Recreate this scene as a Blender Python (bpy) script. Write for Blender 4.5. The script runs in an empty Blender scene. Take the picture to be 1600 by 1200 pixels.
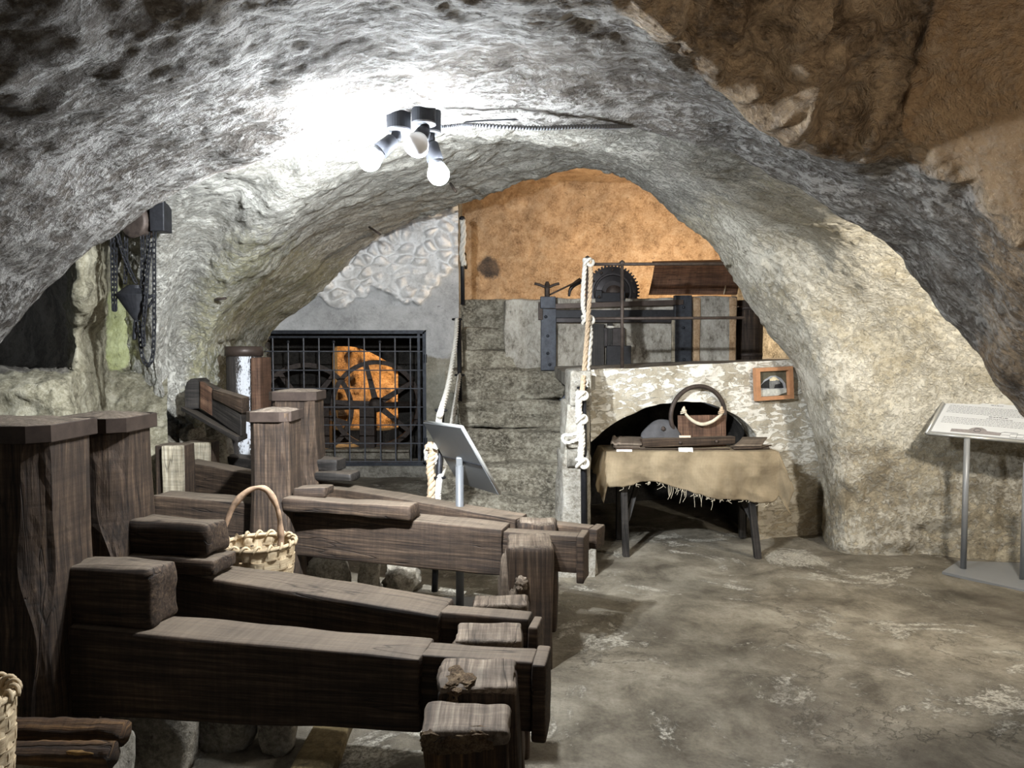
import bpy, bmesh, math, random
import numpy as np
from mathutils import Vector, Matrix, noise

random.seed(7)
SC = bpy.context.scene
COL = SC.collection
PI = math.pi

# ------------------------------------------------------------------ camera
F = 1156.0
EYE = Vector((0, 0, 1.53))
TH = math.atan(55 / F)
cam_d = bpy.data.cameras.new('camera')
cam_d.sensor_width = 36.0
cam_d.lens = 36.0 * F / 1600
cam_d.clip_start = 0.05
cam = bpy.data.objects.new('camera', cam_d)
COL.objects.link(cam)
cam.location = EYE
cam.rotation_euler = (PI / 2 - TH, 0, 0)
SC.camera = cam


def ray(px, py):
    xc = (px - 800) / F
    yc = (600 - py) / F
    return Vector((xc, math.cos(TH) + yc * math.sin(TH), -math.sin(TH) + yc * math.cos(TH)))


def P(px, py, d):
    r = ray(px, py)
    return EYE + r * (d / r.y)


def G(px, py, z):
    r = ray(px, py)
    return EYE + r * ((z - EYE.z) / r.z)


# ------------------------------------------------------------------ materials
class NT:
    def __init__(self, name):
        m = bpy.data.materials.new(name)
        m.use_nodes = True
        self.m = m
        self.t = m.node_tree
        self.b = self.t.nodes['Principled BSDF']

    def n(self, kind, **kw):
        nd = self.t.nodes.new(kind)
        for k, v in kw.items():
            if k in nd.inputs:
                nd.inputs[k].default_value = v
            else:
                setattr(nd, k, v)
        return nd

    def l(self, a, b):
        self.t.links.new(a, b)

    def coord(self, kind='Object', scale=(1, 1, 1), attr=None):
        if attr:
            c = self.n('ShaderNodeAttribute', attribute_name=attr).outputs['Vector']
        else:
            c = self.n('ShaderNodeTexCoord').outputs[kind]
        mp = self.n('ShaderNodeMapping')
        mp.inputs['Scale'].default_value = scale
        self.l(c, mp.inputs['Vector'])
        return mp.outputs['Vector']

    def noise(self, vec, scale, detail=6, rough=0.6, dist=0.0):
        nd = self.n('ShaderNodeTexNoise')
        nd.inputs['Scale'].default_value = scale
        nd.inputs['Detail'].default_value = detail
        nd.inputs['Roughness'].default_value = rough
        nd.inputs['Distortion'].default_value = dist
        self.l(vec, nd.inputs['Vector'])
        return nd.outputs['Fac']

    def ramp(self, fac, stops):
        r = self.n('ShaderNodeValToRGB')
        e = r.color_ramp.elements
        while len(e) < len(stops):
            e.new(0.5)
        for i, (p, c) in enumerate(stops):
            e[i].position = p
            if not isinstance(c, tuple):
                c = (c, c, c)
            e[i].color = (c[0], c[1], c[2], 1)
        self.l(fac, r.inputs['Fac'])
        return r.outputs['Color']

    def mix(self, fac, a, b, mode='MIX'):
        mx = self.n('ShaderNodeMix', data_type='RGBA', blend_type=mode)
        for s, v in ((mx.inputs[0], fac), (mx.inputs[6], a), (mx.inputs[7], b)):
            if isinstance(v, (int, float)):
                s.default_value = v
            elif isinstance(v, tuple):
                s.default_value = (v[0], v[1], v[2], 1)
            else:
                self.l(v, s)
        return mx.outputs[2]

    def math(self, op, a, b=None, clamp=False):
        md = self.n('ShaderNodeMath', operation=op)
        md.use_clamp = clamp
        for s, v in ((md.inputs[0], a), (md.inputs[1], b)):
            if v is None:
                continue
            if isinstance(v, (int, float)):
                s.default_value = v
            else:
                self.l(v, s)
        return md.outputs[0]

    def bump(self, h, strength=0.5, dist=0.02, prev=None):
        b = self.n('ShaderNodeBump')
        b.inputs['Strength'].default_value = strength
        b.inputs['Distance'].default_value = dist
        self.l(h, b.inputs['Height'])
        if prev is not None:
            self.l(prev, b.inputs['Normal'])
        return b.outputs['Normal']

    def done(self, col=None, rough=0.85, normal=None, metal=0.0):
        if col is not None:
            if isinstance(col, tuple):
                self.b.inputs['Base Color'].default_value = (*col, 1)
            else:
                self.l(col, self.b.inputs['Base Color'])
        if isinstance(rough, (int, float)):
            self.b.inputs['Roughness'].default_value = rough
        else:
            self.l(rough, self.b.inputs['Roughness'])
        if normal is not None:
            self.l(normal, self.b.inputs['Normal'])
        self.b.inputs['Metallic'].default_value = metal
        self.b.inputs['Specular IOR Level'].default_value = 0.3
        return self.m


def m_rock(name, dark, mid, light, scale=1.0, bump=0.035, stretch=(1, 1, 1), masks=(), crust=0.5, pits=True, web=0.0, speck=0.6, webcut=0.8):
    """Rock or old plaster: three tones in patches, crust on the grain, pits; masks = (attribute, colour) regions."""
    t = NT(name)
    v = t.coord('Object', stretch)
    big = t.noise(v, 1.6 * scale, 4, 0.6, 0.3)
    med = t.noise(v, 7 * scale, 10, 0.72, 0.3)
    fin = t.noise(v, 46 * scale, 10, 0.75, 0.2)
    c = t.ramp(t.math('ADD', t.math('MULTIPLY', med, 0.75), t.math('MULTIPLY', fin, 0.25)), [(0.38, dark), (0.5, mid), (0.62, light)])
    c2 = t.ramp(big, [(0.35, 0.62), (0.65, 1.0)])
    c = t.mix(1.0, c, c2, 'MULTIPLY')
    cr = t.ramp(fin, [(0.47, 0.0), (0.60, 1.0)])
    cr = t.math('MULTIPLY', cr, crust)
    c = t.mix(cr, c, light)
    for attr, colA, colB in masks:
        a = t.n('ShaderNodeAttribute', attribute_name=attr).outputs['Fac']
        e = t.math('ADD', a, t.math('MULTIPLY', t.math('SUBTRACT', med, 0.5), 1.2))
        e = t.ramp(e, [(0.38, 0.0), (0.6, 1.0)])
        mot = t.math('ADD', t.math('MULTIPLY', t.noise(v, 4 * scale, 9, 0.7, 0.4), 0.65), t.math('MULTIPLY', fin, 0.35))
        cc = t.ramp(mot, [(0.42, colA), (0.58, colB)])
        c = t.mix(e, c, cc)
    # dark specks and small holes
    sp = t.noise(v, 24 * scale, 4, 0.6, 0.6)
    spm = t.ramp(sp, [(0.30, 1.0), (0.36, 0.0)])
    c = t.mix(t.math('MULTIPLY', spm, speck), c, tuple(x * 0.35 for x in dark))
    rid = t.math('SUBTRACT', 1.0, t.math('MULTIPLY', t.math('ABSOLUTE', t.math('SUBTRACT', t.noise(v, 15 * scale, 8, 0.7, 0.5), 0.5)), 2.6))
    h = t.math('ADD', t.math('MULTIPLY', med, 0.9), t.math('MULTIPLY', fin, 0.5))
    h = t.math('ADD', h, t.math('MULTIPLY', rid, 0.45 if pits else 0.15))
    h = t.math('SUBTRACT', h, t.math('MULTIPLY', spm, 0.35 * speck))
    if web:
        # pale crust standing proud in ragged centimetre-size crumbs over darker rock
        vw = t.coord('Object', (0.75, 1.15, 0.8))
        k1 = t.noise(vw, 27, 6, 0.66, 0.12)
        k2 = t.noise(vw, 62, 5, 0.66, 0.1)
        kk = t.math('ADD', t.math('MULTIPLY', k1, 0.7), t.math('MULTIPLY', k2, 0.3))
        dens = t.math('MULTIPLY', t.math('SUBTRACT', t.noise(v, 2.0, 5, 0.6), 0.5), 0.55)
        wr = t.ramp(t.math('ADD', kk, dens), [(0.465, 0.0), (0.56, 1.0)])
        a0 = t.n('ShaderNodeAttribute', attribute_name=masks[0][0]).outputs['Fac']
        wr = t.math('MULTIPLY', wr, t.math('SUBTRACT', 1.0, t.math('MULTIPLY', a0, webcut)))
        c = t.mix(t.math('MULTIPLY', wr, web), c, light)
        h = t.math('ADD', t.math('MULTIPLY', h, 0.4), t.math('MULTIPLY', wr, 0.30))
        h = t.math('ADD', h, t.math('MULTIPLY', kk, 0.9))
    nrm = t.bump(h, 1.0, bump)
    return t.done(c, 0.9, nrm)


def m_wood(name, dark, mid, light, rough=0.75, bump=0.005, ring=1.0, dust=0.0):
    t = NT(name)
    rnd = t.n('ShaderNodeObjectInfo').outputs['Random']
    at = t.n('ShaderNodeAttribute', attribute_name='gc').outputs['Vector']
    add = t.n('ShaderNodeVectorMath', operation='ADD')
    cb = t.n('ShaderNodeCombineXYZ')
    off = t.math('MULTIPLY', rnd, 37.0)
    for i in range(3):
        t.l(off, cb.inputs[i])
    t.l(at, add.inputs[0])
    t.l(cb.outputs[0], add.inputs[1])
    mp = t.n('ShaderNodeMapping')
    mp.inputs['Scale'].default_value = (1.6, 46, 46)
    t.l(add.outputs[0], mp.inputs['Vector'])
    g = t.noise(mp.outputs['Vector'], 1.5 * ring, 10, 0.7, 0.12)
    big = t.noise(add.outputs[0], 5.0, 6, 0.65)
    # saw marks across the grain
    mp2 = t.n('ShaderNodeMapping')
    mp2.inputs['Scale'].default_value = (42, 1.6, 1.6)
    t.l(add.outputs[0], mp2.inputs['Vector'])
    saw = t.noise(mp2.outputs['Vector'], 1.5, 4, 0.65)
    c = t.ramp(g, [(0.36, dark), (0.52, mid), (0.68, light)])
    c = t.mix(1.0, c, t.ramp(big, [(0.3, 0.45), (0.7, 1.2)]), 'MULTIPLY')
    c = t.mix(0.45, c, t.mix(1.0, c, t.ramp(saw, [(0.4, 0.6), (0.6, 1.2)]), 'MULTIPLY'))
    if dust:
        # dust lying on the upward faces
        sx = t.n('ShaderNodeSeparateXYZ')
        t.l(t.n('ShaderNodeNewGeometry').outputs['True Normal'], sx.inputs[0])
        up = t.ramp(sx.outputs[2], [(0.75, 0.0), (0.97, 1.0)])
        up = t.math('MULTIPLY', up, t.math('ADD', t.math('MULTIPLY', saw, 0.7), t.math('MULTIPLY', big, 0.7)))
        c = t.mix(t.math('MULTIPLY', up, dust, True), c, (0.165, 0.13, 0.095))
    # a few long drying cracks
    mp3 = t.n('ShaderNodeMapping')
    mp3.inputs['Scale'].default_value = (0.8, 9, 9)
    t.l(add.outputs[0], mp3.inputs['Vector'])
    cf = t.noise(mp3.outputs['Vector'], 0.8, 3, 0.5, 0.25)
    ck = t.math('ABSOLUTE', t.math('SUBTRACT', cf, 0.56))
    ckm = t.ramp(ck, [(0.0, 1.0), (0.006, 0.0)])
    c = t.mix(t.math('MULTIPLY', ckm, 0.7), c, tuple(x * 0.3 for x in dark))
    h = t.math('ADD', g, t.math('MULTIPLY', saw, 0.3))
    h = t.math('SUBTRACT', h, t.math('MULTIPLY', ckm, 0.6))
    return t.done(c, rough, t.bump(h, 0.8, bump))


def m_plain(name, col, rough=0.5, metal=0.0, var=0.25, scale=12, bump=0.0):
    t = NT(name)
    v = t.coord()
    f = t.noise(v, scale, 6, 0.65)
    c = t.ramp(f, [(0.3, tuple(x * (1 - var) for x in col)), (0.7, tuple(min(1, x * (1 + var)) for x in col))])
    nrm = t.bump(f, 0.6, bump) if bump else None
    return t.done(c, rough, nrm, metal)


def m_emit(name, col, strength):
    t = NT(name)
    t.b.inputs['Emission Color'].default_value = (*col, 1)
    t.b.inputs['Emission Strength'].default_value = strength
    return t.done((0.9, 0.9, 0.9), 0.3)


M = {}
M['vault'] = m_rock('vault_rock', (0.085, 0.068, 0.055), (0.18, 0.155, 0.13), (0.50, 0.48, 0.45), 1.0, 0.06,
                    masks=(('brown', (0.12, 0.08, 0.047), (0.58, 0.43, 0.28)), ('plaster', (0.36, 0.235, 0.13), (0.55, 0.39, 0.24))), web=0.8, speck=0.15, stretch=(0.75, 1.15, 0.8), crust=0.15)
M['chamber'] = m_rock('chamber_rock', (0.20, 0.185, 0.155), (0.37, 0.35, 0.30), (0.60, 0.58, 0.52), 1.0, 0.028,
                      masks=(('cream', (0.37, 0.325, 0.235), (0.68, 0.635, 0.525)), ('low', (0.20, 0.165, 0.11), (0.46, 0.40, 0.29)),
                             ('moss', (0.22, 0.205, 0.125), (0.42, 0.39, 0.27))), speck=0.6, web=0.6, webcut=0.35)
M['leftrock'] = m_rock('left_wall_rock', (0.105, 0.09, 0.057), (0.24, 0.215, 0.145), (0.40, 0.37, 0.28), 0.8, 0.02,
                       masks=(('soot_shade', (0.12, 0.105, 0.085), (0.30, 0.27, 0.22)), ('green', (0.25, 0.26, 0.10), (0.44, 0.45, 0.25)),
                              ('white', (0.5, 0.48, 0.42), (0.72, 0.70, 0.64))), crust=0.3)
M['gatewall'] = m_rock('gate_wall_plaster', (0.40, 0.40, 0.395), (0.52, 0.52, 0.515), (0.60, 0.60, 0.595), 0.8, 0.006,
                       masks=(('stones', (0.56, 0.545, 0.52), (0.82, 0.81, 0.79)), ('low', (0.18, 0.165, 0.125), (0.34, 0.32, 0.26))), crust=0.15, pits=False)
M['orange'] = m_rock('ochre_plaster', (0.30, 0.18, 0.095), (0.52, 0.34, 0.19), (0.66, 0.48, 0.31), 0.9, 0.02,
                     masks=(('soot_shade', (0.06, 0.05, 0.045), (0.18, 0.13, 0.09)),), crust=0.3)
M['concrete'] = m_rock('old_concrete', (0.10, 0.09, 0.07), (0.22, 0.20, 0.165), (0.36, 0.34, 0.29), 0.8, 0.015, crust=0.25, pits=False)
M['step'] = m_rock('stair_stone', (0.10, 0.083, 0.058), (0.27, 0.237, 0.175), (0.56, 0.51, 0.40), 0.8, 0.04, stretch=(0.9, 0.9, 1.15), crust=0.5)
M['stained'] = m_rock('stained_plaster', (0.13, 0.11, 0.085), (0.36, 0.33, 0.275), (0.52, 0.485, 0.42), 0.8, 0.008, stretch=(1.25, 1.25, 0.75), crust=0.2, pits=False)
M['stone'] = m_rock('rough_stone', (0.12, 0.10, 0.075), (0.25, 0.22, 0.17), (0.42, 0.38, 0.31), 1.2, 0.015, crust=0.4)
M['cave'] = m_rock('shaded_recess_rock', (0.02, 0.018, 0.016), (0.045, 0.04, 0.034), (0.08, 0.07, 0.06), 1.0, 0.03, crust=0.1)  # near-black tone puts the shade of niche and cave into the colour
M['gearcave'] = m_rock('lit_cave_rock', (0.16, 0.09, 0.05), (0.42, 0.27, 0.15), (0.66, 0.46, 0.28), 1.0, 0.05, crust=0.3)


def make_whitewash():
    t = NT('flaking_whitewash')
    v = t.coord('Object', (1, 1, 1))
    v2 = t.coord('Object', (1, 1, 2.6))
    fl = t.noise(v2, 11, 7, 0.62, 0.9)
    med = t.noise(v, 4, 6, 0.6)
    base = t.ramp(med, [(0.35, (0.30, 0.26, 0.19)), (0.65, (0.50, 0.46, 0.38))])
    fm = t.ramp(t.math('ADD', fl, t.math('MULTIPLY', t.math('SUBTRACT', med, 0.5), 0.5)), [(0.47, 0.0), (0.52, 1.0)])
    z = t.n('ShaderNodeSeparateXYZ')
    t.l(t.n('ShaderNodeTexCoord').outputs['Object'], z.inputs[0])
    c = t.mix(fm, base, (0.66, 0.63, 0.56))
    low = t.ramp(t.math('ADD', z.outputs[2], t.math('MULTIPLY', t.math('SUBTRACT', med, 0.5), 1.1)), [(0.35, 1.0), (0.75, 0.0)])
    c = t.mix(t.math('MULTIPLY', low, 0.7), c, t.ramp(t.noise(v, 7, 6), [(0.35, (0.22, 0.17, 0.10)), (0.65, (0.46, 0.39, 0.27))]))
    h = t.math('ADD', t.math('MULTIPLY', fm, 0.35), t.noise(v, 30, 6, 0.65))
    return t.done(c, 0.9, t.bump(h, 0.9, 0.012))


M['white'] = make_whitewash()


M['pillar'] = m_rock('crumbling_whitewash', (0.17, 0.145, 0.11), (0.37, 0.34, 0.28), (0.52, 0.49, 0.43), 1.1, 0.02, crust=0.35, speck=0.8)


def make_floor():
    t = NT('worn_screed_floor')
    v = t.coord()
    big = t.noise(v, 0.8, 6, 0.62, 0.3)
    med = t.noise(v, 2.6, 12, 0.74, 0.3)
    fin = t.noise(v, 60, 8, 0.75)
    mm_ = t.math('ADD', t.math('MULTIPLY', med, 0.8), t.math('MULTIPLY', fin, 0.2))
    c = t.ramp(mm_, [(0.38, (0.08, 0.066, 0.047)), (0.5, (0.185, 0.16, 0.12)), (0.60, (0.28, 0.25, 0.195))])
    c = t.mix(1.0, c, t.ramp(big, [(0.34, 0.55), (0.62, 1.1)]), 'MULTIPLY')
    # pale flaked patches with hard edges
    e = t.noise(v, 1.5, 12, 0.75, 0.7)
    pm = t.ramp(e, [(0.545, 0.0), (0.575, 1.0)])
    pm2 = t.math('MULTIPLY', pm, t.ramp(fin, [(0.42, 0.1), (0.58, 1.0)]))
    c = t.mix(t.math('MULTIPLY', pm2, 0.85), c, (0.47, 0.44, 0.37))
    # dark damp stains
    st_ = t.noise(v, 1.1, 8, 0.68, 0.5)
    sm_ = t.ramp(st_, [(0.53, 0.0), (0.68, 0.85)])
    c = t.mix(sm_, c, (0.075, 0.06, 0.044))
    ck = t.math('ABSOLUTE', t.math('SUBTRACT', t.noise(v, 0.7, 9, 0.66, 0.3), 0.5))
    ckm = t.ramp(ck, [(0.0, 1.0), (0.0035, 0.0)])
    ckm = t.math('MULTIPLY', ckm, t.ramp(big, [(0.45, 0.0), (0.6, 1.0)]))
    c = t.mix(t.math('MULTIPLY', ckm, 0.6), c, (0.05, 0.042, 0.034))
    h = t.math('ADD', t.math('MULTIPLY', med, 0.9), t.math('MULTIPLY', fin, 0.10))
    h = t.math('ADD', h, t.math('MULTIPLY', pm, -0.10))
    h = t.math('SUBTRACT', h, t.math('MULTIPLY', ckm, 0.15))
    return t.done(c, 0.72, t.bump(h, 0.9, 0.035))


M['floor'] = make_floor()
M['wood'] = m_wood('dark_old_oak', (0.015, 0.009, 0.006), (0.046, 0.029, 0.018), (0.112, 0.074, 0.047), dust=0.75)
M['woodtop'] = m_wood('weathered_oak', (0.06, 0.043, 0.03), (0.145, 0.11, 0.08), (0.25, 0.205, 0.155))
M['woodblack'] = m_wood('blackened_timber', (0.010, 0.009, 0.008), (0.028, 0.024, 0.021), (0.06, 0.05, 0.043), 0.6, dust=0.4)
M['woodpale'] = m_wood('pale_timber', (0.20, 0.165, 0.11), (0.38, 0.33, 0.24), (0.52, 0.47, 0.37))
M['woodred'] = m_wood('reddish_timber', (0.05, 0.026, 0.016), (0.125, 0.066, 0.04), (0.20, 0.12, 0.075))
M['bark'] = m_wood('bark_log', (0.02, 0.011, 0.006), (0.07, 0.038, 0.018), (0.22, 0.12, 0.045), 0.8, 0.02, 0.7)
M['rot'] = m_rock('rotten_wood', (0.05, 0.03, 0.015), (0.16, 0.10, 0.055), (0.36, 0.26, 0.15), 4.0, 0.02, crust=0.4)
M['endgrain'] = m_wood('end_grain', (0.11, 0.08, 0.055), (0.25, 0.195, 0.145), (0.42, 0.35, 0.28), 0.85, 0.012)
M['iron'] = m_plain('rusty_iron', (0.05, 0.037, 0.03), 0.6, 0.3, 0.5, 25, 0.002)
M['band'] = m_plain('iron_strap', (0.05, 0.036, 0.029), 0.45, 0.3, 0.35, 14, 0.001)
M['blackiron'] = m_plain('black_iron', (0.016, 0.016, 0.018), 0.5, 0.4, 0.4, 30, 0.001)
M['castiron'] = m_plain('cast_iron_plate', (0.035, 0.038, 0.045), 0.5, 0.4, 0.5, 20, 0.002)
M['gatebar'] = m_plain('grey_gate_bar', (0.12, 0.125, 0.14), 0.5, 0.3, 0.3, 30)
M['mud'] = m_rock('brown_damp_kerb', (0.05, 0.034, 0.014), (0.125, 0.088, 0.036), (0.20, 0.15, 0.075), 1.0, 0.008, crust=0.2, pits=False)
M['polegrey'] = m_plain('brushed_pole', (0.105, 0.108, 0.112), 0.5, 0.2, 0.05, 6)
M['gear'] = m_plain('oily_gear_iron', (0.03, 0.026, 0.026), 0.45, 0.5, 0.4, 20, 0.002)
M['rope'] = m_plain('white_rope', (0.50, 0.475, 0.42), 0.9, 0, 0.15, 60, 0.003)
M['ropetan'] = m_plain('tan_rope', (0.40, 0.30, 0.20), 0.9, 0, 0.3, 60, 0.003)
M['steel'] = m_plain('grey_painted_steel', (0.22, 0.225, 0.23), 0.4, 0.2, 0.05, 6)
M['panelback'] = m_plain('panel_back_grey', (0.125, 0.13, 0.132), 0.45, 0.2, 0.06, 6)
M['alu'] = m_plain('aluminium_edge', (0.45, 0.45, 0.43), 0.3, 0.6, 0.05, 8)
M['paper'] = m_plain('white_panel_sheet', (0.47, 0.485, 0.50), 0.5, 0, 0.02, 3)
M['ink'] = m_plain('grey_ink', (0.07, 0.07, 0.075), 0.7, 0, 0.1, 10)
M['drawing'] = m_plain('drawing_grey', (0.20, 0.185, 0.185), 0.7, 0, 0.2, 60)
M['card'] = m_plain('white_card', (0.78, 0.77, 0.72), 0.7, 0, 0.05, 10)
M['cardtan'] = m_plain('tan_card', (0.66, 0.52, 0.38), 0.7, 0, 0.1, 10)
M['felt'] = m_plain('grey_felt', (0.068, 0.066, 0.068), 0.95, 0, 0.3, 14, 0.004)
M['horn'] = m_plain('pale_horn', (0.50, 0.44, 0.33), 0.6, 0, 0.25, 20, 0.002)
M['framewood'] = m_plain('picture_frame_wood', (0.40, 0.20, 0.10), 0.5, 0, 0.2, 14)
M['lampblack'] = m_plain('black_lamp_plastic', (0.012, 0.013, 0.017), 0.75, 0, 0.1, 10)
M['lampgrey'] = m_plain('grey_lamp_body', (0.13, 0.135, 0.145), 0.6, 0.0, 0.06, 10)
M['bulboff'] = m_plain('frosted_bulb_glass', (0.80, 0.81, 0.83), 0.25, 0, 0.02, 5)
BULB = 680.0
M['bulb'] = m_emit('lit_bulb', (0.86, 0.93, 1.0), BULB)


def make_burlap():
    t = NT('burlap_cloth')
    at = t.coord(attr='gc')
    w1 = t.n('ShaderNodeTexWave', wave_type='BANDS', bands_direction='X')
    w1.inputs['Scale'].default_value = 55
    w1.inputs['Distortion'].default_value = 1.5
    w2 = t.n('ShaderNodeTexWave', wave_type='BANDS', bands_direction='Y')
    w2.inputs['Scale'].default_value = 55
    w2.inputs['Distortion'].default_value = 1.5
    t.l(at, w1.inputs['Vector'])
    t.l(at, w2.inputs['Vector'])
    h = t.math('ADD', w1.outputs['Fac'], w2.outputs['Fac'])
    big = t.noise(at, 4, 6, 0.6, 0.5)
    c = t.ramp(big, [(0.32, (0.13, 0.097, 0.058)), (0.66, (0.30, 0.235, 0.148))])
    c = t.mix(0.5, c, t.mix(1.0, c, t.ramp(h, [(0.2, 0.5), (1.2, 1.15)]), 'MULTIPLY'))
    return t.done(c, 0.95, t.bump(h, 0.5, 0.003))


M['burlap'] = make_burlap()


def make_weave():
    t = NT('pale_split_wood_weave')
    at = t.coord(attr='gc', scale=(1, 1, 1))
    f = t.noise(at, 30, 6, 0.6)
    g = t.n('ShaderNodeMapping')
    g.inputs['Scale'].default_value = (4, 90, 90)
    t.l(at, g.inputs['Vector'])
    s = t.noise(g.outputs['Vector'], 1.5, 5, 0.6)
    c = t.ramp(s, [(0.3, (0.27, 0.185, 0.10)), (0.6, (0.54, 0.43, 0.28)), (0.75, (0.66, 0.56, 0.40))])
    c = t.mix(0.4, c, t.mix(1.0, c, t.ramp(f, [(0.35, 0.6), (0.6, 1.0)]), 'MULTIPLY'))
    return t.done(c, 0.7, t.bump(s, 0.6, 0.003))


M['weave'] = make_weave()
M['branch'] = m_plain('barked_branch', (0.30, 0.20, 0.13), 0.7, 0, 0.55, 22, 0.004)


def make_whitepost():
    t = NT('post_with_white_flakes')
    at = t.coord(attr='gc')
    x = t.n('ShaderNodeSeparateXYZ')
    t.l(at, x.inputs[0])
    f = t.noise(at, 45, 6, 0.7)
    wood = t.ramp(t.noise(t.coord(attr='gc', scale=(1, 12, 12)), 2.5, 7, 0.6), [(0.35, (0.014, 0.012, 0.011)), (0.65, (0.06, 0.05, 0.043))])
    f2 = t.noise(at, 9, 6, 0.7)
    band = t.ramp(t.math('ADD', t.math('ABSOLUTE', t.math('SUBTRACT', x.outputs[1], 0.66)), t.math('MULTIPLY', t.math('SUBTRACT', f2, 0.5), 0.5)), [(0.05, 0.34), (0.26, 0.0)])
    m = t.ramp(t.math('ADD', f, band), [(0.66, 0.0), (0.76, 0.9)])
    c = t.mix(m, wood, (0.62, 0.63, 0.66))
    return t.done(c, 0.8, t.bump(f, 0.6, 0.008))


M['whitepost'] = make_whitepost()

# ------------------------------------------------------------------ object helpers
ORG = {}


def thing(name, label, cat, loc, group=None):
    o = bpy.data.objects.new(name, None)
    o.empty_display_size = 0.1
    COL.objects.link(o)
    o.location = loc
    o['label'] = label
    o['category'] = cat
    if group:
        o['group'] = group
    ORG[o] = Vector(loc)
    return o


def tag(o, label, cat, group=None):
    o['label'] = label
    o['category'] = cat
    if group:
        o['group'] = group
    return o


def obj(name, geo, mat, parent=None, smooth=False, attrs=None, kind=None, origin=None, label=None):
    """geo = (verts, faces[, gc]); verts in world coordinates."""
    V, Fc = geo[0], geo[1]
    gc = geo[2] if len(geo) > 2 else None
    o0 = ORG[parent] if parent is not None else Vector(origin) if origin is not None else Vector((0, 0, 0))
    me = bpy.data.meshes.new(name)
    me.from_pydata([(v[0] - o0[0], v[1] - o0[1], v[2] - o0[2]) for v in V], [], Fc)
    if gc is None:
        gc = V
    a = me.attributes.new('gc', 'FLOAT_VECTOR', 'POINT')
    a.data.foreach_set('vector', np.array([tuple(g) for g in gc], dtype=np.float32).ravel())
    if attrs:
        for k, arr in attrs.items():
            at = me.attributes.new(k, 'FLOAT', 'POINT')
            at.data.foreach_set('value', np.array(arr, dtype=np.float32).ravel())
    bm = bmesh.new()
    bm.from_mesh(me)
    bmesh.ops.recalc_face_normals(bm, faces=bm.faces)
    bm.to_mesh(me)
    bm.free()
    me.materials.append(mat)
    if smooth:
        me.polygons.foreach_set('use_smooth', [True] * len(me.polygons))
    o = bpy.data.objects.new(name, me)
    COL.objects.link(o)
    ORG[o] = o0
    if parent is not None:
        o.parent = parent
    elif origin is not None:
        o.location = o0
    if kind:
        o['kind'] = kind
    if label:
        o['label'] = label
    return o


def join(*geos):
    V, Fc, Gc = [], [], []
    for g in geos:
        n = len(V)
        V += list(g[0])
        Fc += [tuple(i + n for i in f) for f in g[1]]
        Gc += list(g[2] if len(g) > 2 else g[0])
    return V, Fc, Gc


def hexa(c, seg=0.05, r=0.008, amp=0.004, freq=6.0, seed=0, wob=0.0, maxn=60):
    """Rounded, slightly uneven block from 8 corners c[i][j][k]: i = length, j = width, k = height."""
    c = [[[Vector(c[i][j][k]) for k in (0, 1)] for j in (0, 1)] for i in (0, 1)]
    ax = []
    for a in range(3):
        s = Vector((0, 0, 0))
        for p in (0, 1):
            for q in (0, 1):
                lo = [p, q]; hi = [p, q]
                lo.insert(a, 0); hi.insert(a, 1)
                s += c[hi[0]][hi[1]][hi[2]] - c[lo[0]][lo[1]][lo[2]]
        ax.append(s / 4)
    L = [max(a.length, 1e-4) for a in ax]
    U = [a.normalized() for a in ax]
    r = min(r, 0.45 * min(L))

    def params(l):
        n = max(1, min(maxn, int(round((l - 2 * r) / seg))))
        mid = [r + (l - 2 * r) * i / n for i in range(n + 1)]
        return [0.0, r * 0.35] + mid + [l - r * 0.35, l]
    PR = [params(l) for l in L]
    V, Gc, Fc, idx = [], [], [], {}
    so = Vector((seed * 3.7, seed * 1.3, seed * 7.1))

    def vert(i, j, k):
        key = (i, j, k)
        if key in idx:
            return idx[key]
        q = [PR[0][i], PR[1][j], PR[2][k]]
        inn = [min(max(q[a], r), L[a] - r) for a in range(3)]
        n = Vector([q[a] - inn[a] for a in range(3)])
        if n.length > 1e-9:
            n.normalize()
        pos = [inn[a] + n[a] * r for a in range(3)]
        u, v, w = [pos[a] / L[a] for a in range(3)]
        p = Vector((0, 0, 0))
        for a in (0, 1):
            for b in (0, 1):
                for d in (0, 1):
                    p += c[a][b][d] * ((u if a else 1 - u) * (v if b else 1 - v) * (w if d else 1 - w))
        nw = U[0] * n[0] + U[1] * n[1] + U[2] * n[2]
        g = Vector(pos)
        gn = Vector((g.x * 0.35, g.y, g.z))
        d = noise.fractal(gn * freq + so, 0.8, 2.1, 3) * amp
        if wob:
            d += noise.noise(Vector((g.x * 1.3, g.y * 0.8, g.z * 0.8)) + so) * wob
        p = p + nw * d
        idx[key] = len(V)
        V.append(p)
        Gc.append(g)
        return idx[key]
    N = [len(x) for x in PR]
    for a in range(3):
        b, d = (a + 1) % 3, (a + 2) % 3
        for side in (0, N[a] - 1):
            for i in range(N[b] - 1):
                for j in range(N[d] - 1):
                    q = []
                    for (x, y) in ((i, j), (i + 1, j), (i + 1, j + 1), (i, j + 1)):
                        t = [0, 0, 0]
                        t[a], t[b], t[d] = side, x, y
                        q.append(vert(*t))
                    Fc.append(tuple(q))
    return V, Fc, Gc


def corners(p0, p1, wvec, h0, h1=None, w1=None):
    """Block along p0->p1 (bottom front edge), width vector wvec, heights h0/h1."""
    h1 = h0 if h1 is None else h1
    w1 = wvec if w1 is None else w1
    p0, p1, wv, w1 = Vector(p0), Vector(p1), Vector(wvec), Vector(w1)
    up = Vector((0, 0, 1))
    return [[[p0, p0 + up * h0], [p0 + wv, p0 + wv + up * h0]],
            [[p1, p1 + up * h1], [p1 + w1, p1 + w1 + up * h1]]]


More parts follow.
